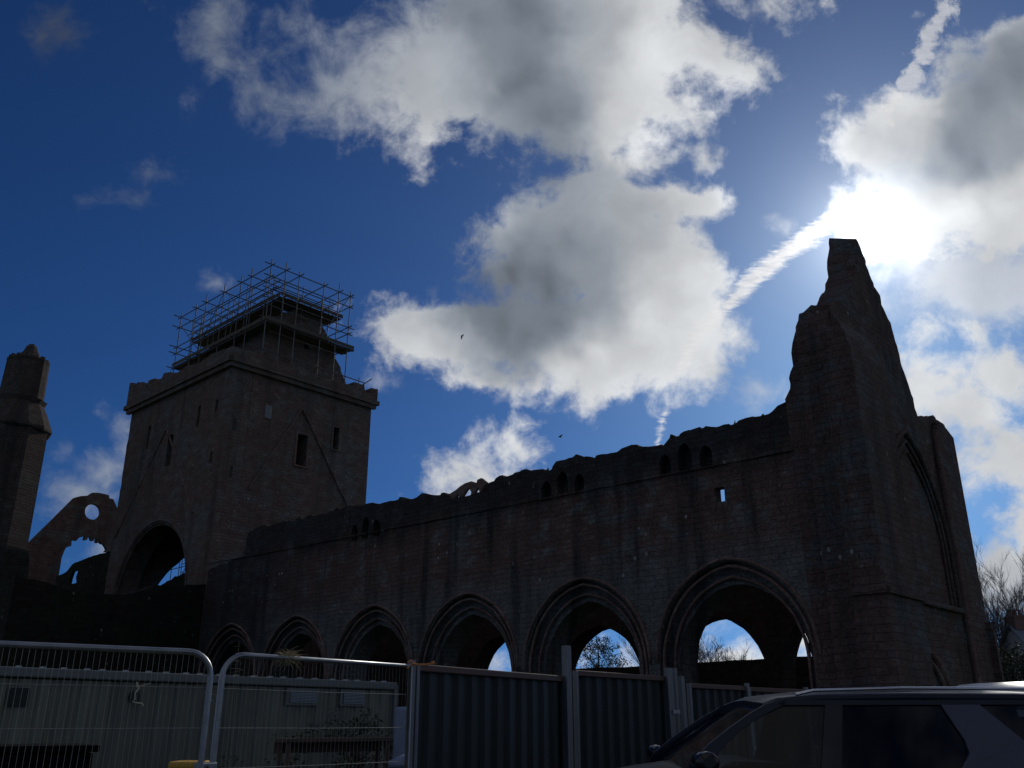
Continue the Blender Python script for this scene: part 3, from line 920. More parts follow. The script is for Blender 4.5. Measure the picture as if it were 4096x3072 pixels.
# south arcade, one bay-depth behind
sw = MB()
S0 = 6.95
s_arcs = [rough(arch(-BAY * k + 0.46, 2.08, 3.1, 5.30, 0.15), 0.4, 0.04, k + 40) for k in (1, 2, 3)] + [rough(arch(0.10, 2.26, 3.1, 5.40, 0.15), 0.4, 0.05, 40)]
s_head = rough([(-28.7, 8.6), (-20, 8.7), (-12, 8.3), (-4, 8.5), (3.0, 8.4)], 0.4, 0.12, 6)
slab(sw, [(3.0, 0.0), (-28.7, 0.0)] + s_head, s_arcs, P_y(S0), 1.0, 0.7, 0.05, 14)
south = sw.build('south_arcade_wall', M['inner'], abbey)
aw = MB()
slab(aw, [(3.0, 0.0), (-28.7, 0.0)] + rough([(-28.7, 6.8), (-24.5, 6.3), (-23.5, 4.1), (-12, 4.02), (-5.6, 4.06), (3.0, 4.1)], 0.8, 0.035, 3), [], P_y(11.4), 0.8, 1.2, 0.04, 15)
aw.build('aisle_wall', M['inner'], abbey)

# west gable
wg = MB()
gable_n = [(-0.4, 10.0), (-0.42, 11.3), (-0.35, 12.1), (0.10, 12.7), (0.75, 13.0), (1.23, 13.32), (1.80, 13.85), (2.16, 14.21), (2.36, 14.6), (2.51, 14.95), (2.72, 15.5), (2.92, 16.02), (3.06, 16.42)]
gable_s = [(3.22, 16.40), (3.38, 15.98), (3.50, 15.5), (3.70, 15.05), (4.06, 14.55), (4.50, 14.1), (4.86, 13.66), (5.12, 13.0), (5.30, 12.5), (5.68, 11.5), (6.06, 10.84), (7.38, 11.14), (7.5, 11.22),
           (8.1, 11.22), (8.55, 11.1), (8.72, 10.85)]
go = [(8.72, 0.0), (-0.4, 0.0)] + rough(gable_n, 0.15, 0.085, 4) + rough(gable_s, 0.15, 0.075, 5)
slab(wg, go, [], lambda a, z, d: (3.9 - d, a, z - 0.38 * max(0.0, 1 - d / 0.9) * min(1.0, max(0.0, (z - 15.0) / 1.0))), 0.9, 0.5, 0.06, 21)
gab = wg.build('west_gable', M['front'], abbey)
bt = MB()
nb = [(3.95, 0.0), (2.35, 0.0), (2.31, 10.0)] + rough([(2.31, 10.2), (2.46, 10.44), (2.56, 10.79), (2.66, 11.3), (2.70, 11.76), (2.93, 12.22), (3.12, 12.66), (3.4, 12.78), (3.95, 12.6)], 0.16, 0.07, 7)
slab(bt, nb, [], P_y(-0.02), 1.7, 0.5, 0.07, 22)
bt.build('corner_pier', M['front'], gab)
bt = MB()
nb = [(4.72, 0.0), (3.86, 0.0), (3.88, 10.2)] + rough([(3.88, 10.2), (4.0, 10.9), (4.12, 11.6), (4.35, 11.9), (4.6, 11.3), (4.70, 10.6)], 0.2, 0.06, 9)
slab(bt, nb, [], P_y(-0.95), 2.3, 0.5, 0.05, 25)
bt.build('buttress', M['front'], gab)
bt = MB()
slab(bt, [(8.78, 0.0), (7.25, 0.0)] + rough([(7.25, 10.9), (8.1, 10.95), (8.78, 10.7)], 0.3, 0.06, 8), [], P_x(4.06), 0.155, 0.6, 0.03, 23)
bt.build('buttress', M['front'], gab)
bt = MB()
bt.box((3.9, 8.72, 2.2), (0.7, 0.2, 4.4))
bt.box((3.9, 8.72, 4.5), (0.6, 0.28, 0.2))
bt.build('buttress', M['front'], gab)
wm = MB()
for a, za, x, r in ((2.35, 9.9, 4.02, 0.14), (2.05, 9.6, 3.99, 0.10), (1.80, 9.3, 3.97, 0.09)):
    wm.path([(x - 0.03, p[0], p[1]) for p in arch(4.3, a, 6.4, za, 4.9, 12)], r * 0.55, 7)
wm.box((3.95, 4.3, 4.8), (0.2, 5.0, 0.14))
wm.build('blind_window', M['front'], gab)
dm = MB()
for a, za, x, r in ((1.25, 3.45, 4.0, 0.12), (1.0, 3.2, 3.97, 0.09)):
    dm.path([(x, p[0], p[1]) for p in arch(3.3, a, 1.9, za, 0.0, 10)], r, 7)
dm.build('doorway_moulding', M['dressed'], gab)
pn = MB()
slab(pn, [(4.25, 0.0), (2.35, 0.0)] + arch(3.3, 0.95, 1.9, 3.15, 0.0, 8)[1:-1], [], P_x(3.95), 0.06, None, 0.0, 0)
pn.build('door', M['black'], gab)
for y_, z0, z1, r in ((1.72, 0.2, 11.6, 0.13), (7.1, 0.2, 10.6, 0.12)):
    sh = MB()
    sh.path([(3.98, y_, z0), (3.98, y_, z1)], r, 8)
    sh.build('shaft', M['dressed'], gab)
sg = MB()
sg.box((4.74, 0.2, 4.6), (0.14, 2.3, 0.16))
sg.box((4.29, -0.97, 4.6), (0.9, 0.14, 0.16))
sg.build('string_course', M['front'], gab)

def rough3(pts, step=0.3, amp=0.035):
    out = []
    for a, b in zip(pts[:-1], pts[1:]):
        a, b = Vector(a), Vector(b)
        k = max(1, int((b - a).length / step))
        out += [a.lerp(b, i / k) + Vector((0, random.uniform(-amp, amp), random.uniform(-amp, amp))) for i in range(k)]
    return out + [Vector(pts[-1])]


# crossing tower: four walls, hollow, arch to the north, nave and choir
TX0, TX1, TY1 = -40.3, -28.7, 9.5
PAR_N = [(-41.3 + 0.0, 21.7), (-40.12, 21.6), (-40.0, 21.2), (-39.75, 21.2), (-39.68, 21.5), (-38.9, 21.32), (-38.7, 21.02), (-38.2, 20.98), (-38.1, 21.22), (-37.3, 21.15), (-37.1, 20.92), (-36.4, 20.9),
         (-36.25, 21.2), (-35.4, 21.05), (-34.5, 20.75), (-33.4, 20.9), (-32.0, 20.7), (-30.6, 20.85), (-28.45, 20.7)]
PAR_W = [(-0.25, 20.7), (1.5, 20.8), (2.6, 20.6), (4.1, 20.75), (5.6, 20.55), (6.9, 20.65), (7.82, 20.6), (7.86, 20.88), (8.68, 20.95), (8.76, 20.5), (9.18, 20.54), (9.22, 20.88), (9.75, 20.95)]
tn = MB()
nar = arch(-34.9, 4.0, 8.0, 12.0, 0.1, 12)
slots_n = [(-37.56, 17.53, 0.14, 0.72), (-31.77, 17.53, 0.16, 0.62), (-29.88, 17.7, 0.12, 0.35), (-34.65, 16.15, 0.30, 0.92), (-29.82, 14.8, 0.10, 0.3)]
slots_w = [(4.79, 16.0, 0.33, 0.9), (7.06, 17.2, 0.20, 0.66), (0.52, 16.5, 0.13, 0.32), (0.62, 13.95, 0.10, 0.3)]


def slot(a, z, w, h):
    return [(a - w, z - h), (a + w, z - h), (a + w, z + h), (a - w, z + h)]


slab(tn, [(TX1, 0.0), (TX0, 0.0)] + rough([(TX0, 0.0), (TX0 + 0.05, 10), (TX0, 20.1)], 0.35, 0.05, 31)[1:] + [(TX1, 20.1)], [rough(nar, 0.6, 0.03, 30)] + [slot(*s_) for s_ in slots_n], P_y(0.0), 1.3, 0.6, 0.04, 31)
slab(tn, [(TY1, 0.0), (1.3, 0.0), (1.3, 20.1), (TY1, 20.1)], [arch(5.0, 2.9, 7.5, 11.6, 0.1)] + [slot(*s_) for s_ in slots_w if s_[0] > 1.7], P_x(TX1), 1.2, 0.6, 0.04, 32)
slab(tn, [(0.0 + 1.305, 0.0), (TY1, 0.0), (TY1, 20.1), (1.305, 20.1)], [rough(arch(4.85, 2.75, 7.0, 11.6, 0.1), 0.45, 0.07, 33)], P_x(TX0 + 1.1), 1.1, 0.7, 0.05, 33)
slab(tn, [(TX1 - 1.205, 0.0), (TX0 + 1.105, 0.0), (TX0 + 1.105, 20.1), (TX1 - 1.205, 20.1)], [], P_y(TY1 - 1.2), 1.19, 0.9, 0.05, 34)
tn.box(((TX0 + TX1) / 2, TY1 / 2, 20.0), (TX1 - TX0 - 2.6, TY1 - 2.8, 0.3))
tower = tn.build('crossing_tower', M['tower'], abbey)
pb = MB()
par_n = [(p[0], p[1]) for p in PAR_N]
par_n[0] = (-40.75, 21.75)
slab(pb, [(-28.45, 20.0), (-40.75, 20.0)] + rough(par_n, 0.22, 0.05, 35), [], P_y(-0.25), 0.6, 0.4, 0.04, 35)
slab(pb, [(9.75, 19.95), (0.36, 19.95)] + rough([(max(0.36, a), z) for a, z in PAR_W], 0.22, 0.05, 36), [], P_x(-28.45), 0.6, 0.4, 0.04, 36)
slab(pb, [(-29.06, 19.95), (-40.6, 19.95)] + rough([(-40.6, 20.9), (-36, 20.5), (-29.06, 20.9)], 0.4, 0.1, 37), [], P_y(9.2), 0.55, 0.8, 0.04, 37)
slab(pb, [(9.18, 19.95), (0.36, 19.95)] + rough([(0.36, 21.0), (5, 20.6), (9.18, 20.9)], 0.4, 0.1, 38), [], P_x(-40.2), 0.55, 0.8, 0.04, 38)
pb.build('parapet', M['tower'], tower)
st_ = MB()
st_.box((-34.6, -0.24, 20.02), (12.5, 0.22, 0.26))
st_.box((-28.46, 4.75, 20.0), (0.22, 10.2, 0.26))
st_.box((-34.6, -0.12, 19.75), (12.1, 0.22, 0.24))
st_.box((-28.58, 4.75, 19.75), (0.22, 9.9, 0.24))
st_.build('string_course', M['tower'], tower)
for pts in ([(-28.66, 1.75, 13.2), (-28.66, 4.6, 18.45), (-28.66, 8.2, 13.4)],):
    cr = MB()
    cr.path(rough3(pts), 0.075, 5)
    cr.build('roof_crease', M['dressed'], tower)
cr = MB()
cr.path(rough3([(-40.0, 0.0, 11.8), (-35.3, 0.0, 17.6), (-31.0, 0.0, 12.0)]), 0.075, 5)
cr.build('roof_crease', M['dressed'], tower)
am = MB()
for a, za, y, r in ((4.12, 12.15, -0.01, 0.07), (3.95, 11.93, 0.12, 0.06)):
    am.path([(p[0], y, p[1]) for p in arch(-34.9, a, 8.0, za, 6.0, 14)], r, 6)
am.build('arch_moulding', M['tower'], tower)
for a, z, w, h in slots_w:
    wf_ = MB()
    if a > 1.7:
        for s_ in (-1, 1):
            wf_.box((TX1 + 0.0, a + s_ * (w + 0.06), z), (0.07, 0.12, 2 * h + 0.24))
        wf_.box((TX1 + 0.0, a, z + h + 0.08), (0.08, 2 * w + 0.24, 0.14))
        wf_.box((TX1 + 0.02, a, z - h - 0.05), (0.12, 2 * w + 0.3, 0.09))
        wf_.build('window_surround', M['dressed'], tower)
    else:
        wf_.box((TX1, a, z), (0.03, 1.5 * w, 2 * h))
        wf_.build('loop_window', M['black'], tower)
bw_ = MB()
bw_.box((TX1 + 0.01, 2.44, 17.68), (0.06, 0.42, 0.74))
bw_.build('blocked_window', M['infill'], tower)

# cap house on the tower roof
ch = MB()
wgab = [(8.75, 20.0), (2.85, 20.0), (2.85, 23.9), (3.2, 24.2)] + rough([(3.2, 24.2), (4.3, 25.0), (5.3, 25.75), (5.9, 25.6), (6.5, 25.1), (7.1, 24.6), (7.2, 24.3)], 0.25, 0.07, 41) + rough(
    [(7.45, 23.9), (7.9, 23.3), (7.95, 23.05), (8.25, 22.8), (8.45, 22.3), (8.8, 21.75), (9.0, 21.0)], 0.2, 0.09, 42)
slab(ch, wgab, [[(5.62, 22.98), (5.62, 23.32), (5.95, 23.32), (5.95, 22.98)]], P_x(-30.6), 0.8, 0.5, 0.05, 43)
slab(ch, [(-31.41, 20.0), (-39.0, 20.0)] + rough([(-39.0, 21.6), (-38.2, 22.3), (-37.0, 22.6), (-35.4, 23.4), (-33.6, 23.7), (-31.41, 24.0)], 0.3, 0.1, 44), [], P_y(2.85), 0.8, 0.6, 0.05, 44)
slab(ch, [(-31.41, 20.0), (-39.0, 20.0)] + rough([(-39.0, 22.6), (-34, 23.0), (-31.41, 22.8)], 0.3, 0.1, 45), [], P_y(6.8), 0.8, 0.8, 0.05, 45)
slab(ch, [(6.79, 20.0), (3.66, 20.0), (3.66, 22.4), (5.0, 23.8), (6.79, 22.4)], [], P_x(-38.2), 0.8, 0.8, 0.05, 46)
ch.build('cap_house', M['tower'], tower)

# east gable far beyond the tower
eg = MB()
EW = [(2.93, 11.82), (2.91, 12.83), (3.03, 13.41), (3.15, 13.75), (3.24, 13.68), (3.43, 13.77), (3.43, 14.04), (3.33, 14.0), (3.45, 14.15), (3.59, 14.25), (3.76, 14.21), (3.82, 14.34), (3.96, 14.49),
      (4.16, 14.56), (4.31, 14.62), (4.27, 14.35), (4.46, 14.35), (4.56, 14.62), (4.68, 14.63), (4.83, 14.36), (5.02, 14.39), (4.98, 14.63), (5.18, 14.59), (5.15, 14.28), (5.32, 14.26), (5.39, 14.44),
      (5.55, 14.25), (5.76, 14.22), (5.95, 14.01), (6.04, 13.85), (5.9, 13.67), (6.17, 13.7), (6.34, 13.05), (6.4, 6.0), (2.9, 6.0)]
cc, cr_ = (4.57, 16.48), 0.58
circ = [(cc[0] + cr_ * (1 + 0.04 * random.random()) * math.cos(t), cc[1] + cr_ * (1 + 0.04 * random.random()) * math.sin(t)) for t in [2 * math.pi * i / 40 for i in range(40)]]
egp = [(9.3, 0.0), (-0.2, 0.0), (-0.2, 12.6), (0.28, 13.24), (1.6, 15.13), (3.08, 17.29)] + rough([(3.08, 17.29), (3.54, 17.5), (4.02, 17.59), (4.31, 17.9), (4.82, 17.95), (5.51, 17.94), (5.63, 17.7), (5.9, 17.66),
       (6.23, 17.24), (6.6, 16.6), (7.4, 15.6), (9.3, 13.0)], 0.25, 0.05, 51)
slab(eg, egp, [EW, circ], P_x(-55.0), 0.35, 0.6, 0.03, 52)
east = eg.build('east_gable', M['far'], abbey)
# choir and transept remains
cw = MB()
cslit = [(-45.55, 9.70), (-45.5, 10.1), (-45.3, 10.5), (-44.42, 10.52), (-44.45, 10.3), (-44.58, 10.1), (-44.35, 9.70)]
slab(cw, [(-40.35, 0.0), (-47.6, 0.0)] + rough([(-47.6, 10.45), (-46.4, 10.5), (-46.1, 10.62), (-45.5, 10.95), (-45.0, 11.03), (-43.66, 11.08), (-42.3, 11.12), (-40.35, 11.15)], 0.25, 0.05, 53), [cslit], P_y(0.0), 0.2, 0.5, 0.02, 53)
slab(cw, [(-40.35, 0.0), (-54.0, 0.0)] + rough([(-54.0, 11.25), (-52.8, 11.25), (-51.6, 11.55), (-50.6, 11.75), (-49, 11.85), (-40.35, 11.9)], 0.35, 0.09, 54), [], P_y(9.4), 0.9, 0.9, 0.05, 54)
cw.build('choir_wall', M['shaded'], abbey)
tw = MB()
slab(tw, [(-0.05, 0.0), (-8.8, 0.0)] + rough([(-8.8, 7.5), (-7.57, 7.36), (-6.25, 7.12), (-4.91, 7.1), (-3.65, 7.28), (-2.6, 7.75), (-0.05, 8.1)], 0.4, 0.10, 55), [], P_x(-28.72), 1.0, 0.7, 0.06, 55)
slab(tw, [(-29.75, 0.0), (-41.0, 0.0)] + rough([(-41.0, 10.5), (-37.0, 9.6), (-33.4, 8.75), (-31.8, 9.15), (-30.3, 8.9), (-29.75, 7.6)], 0.4, 0.12, 56), [], P_y(-8.8), 0.9, 0.8, 0.06, 56)
tw.build('transept_wall', M['shaded'], abbey)
tt = MB()
ta = (-42.35, -5.75, 0)
tt.lathe([(1.98, 0), (1.92, 10), (1.85, 17.55)], 8, ta, 0.012, rot=R(5.2))
tt.lathe([(1.86, 17.5), (1.97, 17.62), (1.95, 17.8), (1.55, 18.7), (1.30, 19.2), (1.42, 19.45), (1.2, 19.5)], 12, ta, 0.02)
turret = tt.build('stair_turret', M['turret'], abbey)
td = MB()
td.lathe([(1.20, 19.3), (1.14, 21.8), (1.17, 21.9), (1.16, 22.0), (0.9, 22.0)], 14, ta, 0.05)
for i in range(14):
    t = 2 * math.pi * i / 14
    td.box((ta[0] + 1.0 * math.cos(t), ta[1] + 1.0 * math.sin(t), 22.0 + random.random() * 0.14), (0.2, 0.2, 0.16), t)
td.build('drum', M['turret'], turret)
tc = MB()
tc.lathe([(0.9, 21.95), (0.6, 22.3), (0.4, 22.65), (0.31, 22.9), (0.2, 23.06), (0.05, 23.1)], 10, ta, 0.07)
tc.build('cone_cap', M['turret'], turret)
for z in (16.6, 13.1):
    tl = MB()
    tl.box((ta[0] + 1.3, ta[1] - 1.32, z), (0.35, 0.35, 0.75), R(45))
    tl.build('loop_window', M['black'], turret)
# ---------------------------------------------------------------- scaffold on the tower (abbey axes)
def abbey_pt(x, y, z=0.0):
    c, s = math.cos(PHI), math.sin(PHI)
    return Vector((6.03 + c * x - s * y, 25.5 + s * x + c * y, z))


def tube_part(name, a, b, parent, r=0.032, mat='tube', n=6):
    return MB().path([a, b], r, n).build(name, M[mat], parent)


sx0, sx1, sy0, sy1 = -40.0, -29.4, 2.1, 7.9
o0 = abbey_pt(sx1, sy0, 20.3)
scaf = empty('scaffold', o0, PHI, 'open steel tube scaffold cage with board decks wrapped round the tower top', 'scaffold')


def sl(x, y, z):
    return Vector((x - sx1, y - sy0, z - 20.3))


NX = [-29.4, -31.5, -32.66, -34.62, -36.77, -38.0, -39.96]
NY = [2.1, 3.1, 4.07, 5.86, 7.0, 7.9]
rnd = random.Random(3)
for x in NX:
    tube_part('standard', sl(x, sy0, 20.6 if x > -38.5 else 21.2), sl(x, sy0, 27.15 + rnd.uniform(0, 0.5)), scaf, 0.034)
for y in NY[1:]:
    tube_part('standard', sl(sx1, y, 20.6), sl(sx1, y, 27.1 + rnd.uniform(0, 0.4)), scaf, 0.034)
for x in (-31.6, -33.6, -35.6, -37.8, -39.9):
    tube_part('standard', sl(x, sy1, 21), sl(x, sy1, 27.0 + rnd.uniform(0, 0.4)), scaf)
for y in (3.6, 5.2, 6.6):
    tube_part('standard', sl(sx0, y, 21), sl(sx0, y, 27.0 + rnd.uniform(0, 0.3)), scaf)
for x in (-30.6, -33.0, -35.1, -37.2, -39.1):
    tube_part('standard', sl(x, 3.1, 23.4), sl(x, 3.1, 26.6 + rnd.uniform(0, 0.5)), scaf)
    tube_part('standard', sl(x, 7.2, 23.4), sl(x, 7.2, 26.4 + rnd.uniform(0, 0.5)), scaf)
for x in (-30.0, -32.1, -34.1, -36.2, -38.5):
    tube_part('standard', sl(x, 2.25, 23.4), sl(x, 2.25, 25.9 + rnd.uniform(0, 0.7)), scaf, 0.026)
for z in (25.95, 24.0):
    tube_part('ledger', sl(-40.3, 2.95, z), sl(-29.9, 2.95, z + 0.03), scaf)
    tube_part('ledger', sl(-30.6, 2.4, z + 0.1), sl(-30.6, 8.0, z + 0.1), scaf)
for y in (3.7, 5.0, 6.4):
    tube_part('standard', sl(-30.3, y, 23.4), sl(-30.3, y, 26.4 + rnd.uniform(0, 0.5)), scaf)
for z in (26.9, 26.15, 24.75, 24.3, 23.25):
    e = rnd.uniform(0.25, 0.5)
    tube_part('ledger', sl(sx0 - 0.5, sy0 + 0.05, z), sl(sx1 + e, sy0 + 0.05, z), scaf)
    tube_part('ledger', sl(sx1 - 0.05, sy0 - 0.4, z + 0.06), sl(sx1 - 0.05, sy1 + e, z + 0.06), scaf)
    tube_part('ledger', sl(sx0 - 0.3, sy1, z + 0.04), sl(sx1 + 0.35, sy1, z + 0.04), scaf)
    tube_part('ledger', sl(sx0, sy0 - 0.5, z - 0.05), sl(sx0, sy1 + 0.3, z - 0.05), scaf)
for z in (26.45, 26.0):
    tube_part('guard_rail', sl(-40.2, 3.12, z), sl(-29.9, 3.12, z), scaf)
    tube_part('guard_rail', sl(-30.28, 2.9, z + 0.05), sl(-30.28, 7.6, z + 0.05), scaf)
tube_part('ledger', sl(sx1 + 0.02, 1.2, 21.55), sl(sx1 + 0.02, 9.4, 21.5), scaf)
tube_part('ledger', sl(-29.9, 9.5, 21.45), sl(-28.3, 9.1, 21.4), scaf)
tube_part('transom', sl(-29.7, 9.2, 20.7), sl(-29.7, 9.2, 21.9), scaf)
for x in NX[1:6]:
    tube_part('transom', sl(x + 0.06, sy0 - 0.3, 26.85), sl(x + 0.06, sy1 + 0.2, 26.85), scaf)
    tube_part('transom', sl(x + 0.06, sy0 - 0.35, 23.2), sl(x + 0.06, 3.4, 23.2), scaf)
for y in NY[1:5]:
    tube_part('transom', sl(sx0 - 0.2, y + 0.06, 26.95), sl(sx1 + 0.35, y + 0.06, 26.95), scaf)
    tube_part('transom', sl(-31.2, y + 0.06, 25.2), sl(sx1 + 0.4, y + 0.06, 25.2), scaf)
for a, b in (((-31.6, 2.15, 24.4), (-34.5, 2.15, 26.9)), ((-34.7, 2.15, 26.9), (-36.7, 2.15, 24.4)), ((-29.45, 5.9, 23.4), (-29.45, 7.8, 26.8)), ((-36.8, 2.15, 23.4), (-39.9, 2.15, 26.2)), ((-30.4, 3.2, 23.4), (-30.4, 5.6, 25.3))):
    tube_part('brace', sl(*a), sl(*b), scaf, 0.022)
for y, z in ((2.75, 25.75), (7.3, 25.7)):
    lb = MB()
    lb.path([sl(-40.1, y, z), sl(-29.8, y, z)], 0.024, 5)
    lb.path([sl(-40.1, y, z - 0.45), sl(-29.8, y, z - 0.45)], 0.024, 5)
    for i in range(22):
        x = -40.0 + i * 0.46
        lb.path([sl(x, y, z - (0.45 if i % 2 else 0)), sl(x + 0.46, y, z - (0 if i % 2 else 0.45))], 0.017, 4)
    lb.build('lattice_beam', M['tube'], scaf)
lb = MB()
for i in range(10):
    y = 2.9 + i * 0.46
    lb.path([sl(-30.0, y, 25.75 - (0.45 if i % 2 else 0)), sl(-30.0, y + 0.46, 25.75 - (0 if i % 2 else 0.45))], 0.017, 4)
lb.path([sl(-30.0, 2.9, 25.75), sl(-30.0, 7.5, 25.75)], 0.024, 5)
lb.build('lattice_beam', M['tube'], scaf)


def deck(x0, x1, y0, y1, z, along_x=True):
    d = MB()
    w = 0.23
    if along_x:
        n = int(round((y1 - y0) / w))
        for i in range(n):
            y = y0 + (i + 0.5) * w
            d.box(sl((x0 + x1) / 2 + rnd.uniform(-0.08, 0.08), y, z + rnd.uniform(-0.006, 0.006)), (x1 - x0 + rnd.uniform(-0.1, 0.2), w - 0.012, 0.038))
    else:
        n = int(round((x1 - x0) / w))
        for i in range(n):
            x = x0 + (i + 0.5) * w
            d.box(sl(x, (y0 + y1) / 2 + rnd.uniform(-0.08, 0.08), z + rnd.uniform(-0.006, 0.006)), (w - 0.012, y1 - y0 + rnd.uniform(-0.1, 0.2), 0.038))
    return d.build('board_deck', M['board'], scaf)


deck(-40.2, -29.5, 2.1, 3.0, 23.33)
deck(-30.5, -29.35, 3.05, 8.3, 23.38, False)
deck(-40.0, -29.75, 3.1, 4.2, 25.33)
deck(-31.4, -29.7, 4.25, 7.55, 25.38, False)
deck(-40.0, -31.5, 4.25, 7.3, 25.33)
for a, b, z in (((-40.2, 2.06), (-29.3, 2.06), 23.47), ((-40.0, 3.06), (-29.7, 3.06), 25.47)):
    MB().box(sl((a[0] + b[0]) / 2, a[1], z), (b[0] - a[0], 0.036, 0.22)).build('toe_board', M['board'], scaf)
for a, b, x, z in ((2.0, 8.35, -29.3, 23.5), (3.1, 7.6, -29.66, 25.5)):
    MB().box(sl(x, (a + b) / 2, z), (0.036, b - a, 0.22)).build('toe_board', M['board'], scaf)
tube_part('ladder', sl(-38.6, 4.4, 23.3), sl(-38.2, 4.4, 26.4), scaf, 0.02)

# second scaffold seen through the tower arches, on the choir's south side
s2 = empty('scaffold', abbey_pt(-52.4, 10.6, 0), PHI, 'small far scaffold seen as thin crossing tubes through the tower arch', 'scaffold')
for dx, dy in ((0, 0), (0.14, 0.1), (1.1, 0), (2.0, 0), (2.12, 0.1), (3.3, 0), (-1.2, 0), (0, 1.2), (2.0, 1.2)):
    tube_part('standard', (dx, dy, 0), (dx, dy, 14.6), s2, 0.034)
for z in (2.0, 4.0, 6.0, 8.0, 10.0, 11.7, 12.75, 13.4):
    tube_part('ledger', (-1.9, 0, z), (4.0, 0, z + 0.08), s2, 0.034)
    tube_part('ledger', (-1.9, 1.2, z), (4.0, 1.2, z + 0.05), s2, 0.034)
for a, b in (((-0.2, -0.03, 11.2), (2.3, -0.03, 14.2)), ((2.2, -0.03, 11.2), (1.0, -0.03, 13.6))):
    tube_part('brace', a, b, s2, 0.032)

# ---------------------------------------------------------------- wire fence panels
def rail_frame(w, h, r, left_round, right_round, rad=0.17):
    pts = [(0, 0.0)]
    if left_round:
        for i in range(9):
            t = math.pi / 2 * i / 8
            pts.append((rad - rad * math.cos(t), h - rad + rad * math.sin(t)))
    else:
        pts += [(0, h)]
    if right_round:
        for i in range(9):
            t = math.pi / 2 * i / 8
            pts.append((w - rad + rad * math.sin(t), h - rad + rad * math.cos(t)))
    else:
        pts += [(w, h)]
    pts.append((w, 0.0))
    return pts


def mesh_panel(name, p0, p1, ztop, label, left_round=True, right_round=True):
    w = math.hypot(p1[0] - p0[0], p1[1] - p0[1])
    o = empty(name, (p0[0], p0[1], 0), math.atan2(p1[1] - p0[1], p1[0] - p0[0]), label, 'fence panel', 'wire mesh fence panels')
    h = ztop - 0.021
    fp = rail_frame(w, h, 0.021, left_round, right_round)
    z0 = 0.12
    fr = MB()
    fr.path([(x, 0, max(z, z0 - 0.1)) for x, z in fp], 0.021, 12)
    fr.path([(0.02, 0, z0 + 0.05), (w - 0.02, 0, z0 + 0.05)], 0.016, 8)
    fr.build('frame', M['galv'], o)
    me = MB()
    x = 0.038
    while x < w - 0.02:
        zt = h
        if left_round and x < 0.17:
            zt = h - 0.17 + math.sqrt(max(0, 0.17 ** 2 - (0.17 - x) ** 2))
        if right_round and x > w - 0.17:
            zt = h - 0.17 + math.sqrt(max(0, 0.17 ** 2 - (x - w + 0.17) ** 2))
        bow = 0.004 * math.sin(x * 9)
        me.path([(x + bow, 0.012, z0 + 0.05), (x, 0.014, 1.0), (x - bow, 0.012, zt)], 0.0011, 4)
        x += 0.0385
    z = h - 0.235
    while z > z0 + 0.1:
        me.path([(0, 0.008, z), (w * 0.5, 0.010, z - 0.004), (w, 0.008, z)], 0.0023, 4)
        z -= 0.264
    me.build('wire_mesh', M['wire'], o)
    ft = MB()
    for x in ((0.0, w) if right_round else (0.0,)):
        ft.box((x, 0, 0.07), (0.24, 0.55, 0.14))
    ft.build('foot_block', M['black'], o, bevel=0.02)
    return o, w


p1, w1 = mesh_panel('wire_fence_panel', (-4.90, 4.83), (-2.115, 6.63), 2.10, 'longer wire mesh fence panel running out of frame at far left, green cabin behind it')
p2, w2 = mesh_panel('wire_fence_panel', (-2.075, 6.76), (-0.88, 8.165), 2.10, 'short wire mesh fence panel with a tuft of dry grass on its top rail', True, False)
cp = empty('fence_clamp', (-2.10, 6.69, 1.335), R(60), 'small galvanised clamp joining the two wire mesh fence panels', 'clamp')
MB().box((0, 0, 0), (0.17, 0.05, 0.05)).build('plate', M['galv'], cp, bevel=0.008)
MB().path([(0.0, -0.05, 0.0), (0.0, 0.05, 0.0)], 0.014, 8).build('bolt', M['galv'], cp)
MB().box((0.0, -0.02, -0.1), (0.06, 0.03, 0.15)).build('tongue', M['galv'], cp, bevel=0.006)
tuft = MB()
for i in range(170):
    t = rnd.gauss(0, 0.36)
    bx, by = -1.72 + 0.058 * t, 7.18 + 0.085 * t
    a = rnd.uniform(0, 2 * math.pi)
    l = rnd.uniform(0.03, 0.13)
    q = Vector((bx, by, 2.085 + rnd.uniform(-0.02, 0.03)))
    e = q + Vector((math.cos(a) * l, math.sin(a) * l, rnd.uniform(-0.9, 0.55) * l))
    mid_ = (q + e) / 2 + Vector((0, 0, 0.014))
    tuft.path([q, mid_, e], [0.0016, 0.0013, 0.0006], 3)
tag(tuft.build('grass_tuft', M['straw']), 'tuft of dry straw coloured grass caught on the fence top rail', 'grass tuft')
tw_ = MB()
tw_.path([(-2.52, 6.36, 1.87), (-2.515, 6.365, 1.84), (-2.50, 6.37, 1.835), (-2.52, 6.36, 1.80), (-2.515, 6.36, 1.76), (-2.53, 6.36, 1.745), (-2.50, 6.37, 1.738), (-2.47, 6.38, 1.735), (-2.465, 6.385, 1.72)], 0.0045, 5)
tw_.path([(-2.515, 6.365, 1.845), (-2.49, 6.375, 1.845), (-2.45, 6.395, 1.86), (-2.44, 6.40, 1.868)], 0.002, 4)
tag(tw_.build('twine', M['twine']), 'loop of pale twine tangled in the left wire mesh panel', 'twine')
oc = MB()
oc.path([(-0.90, 8.10, 2.10), (-0.87, 8.10, 2.12), (-0.84, 8.13, 2.09), (-0.88, 8.16, 2.075), (-0.90, 8.11, 2.06)], 0.008, 6)
oc.path([(-0.86, 8.11, 2.095), (-0.80, 8.13, 2.088), (-0.74, 8.16, 2.09), (-0.69, 8.18, 2.102), (-0.675, 8.18, 2.11)], 0.009, 6)
oc.path([(-0.70, 8.175, 2.10), (-0.672, 8.18, 2.108)], 0.017, 6)
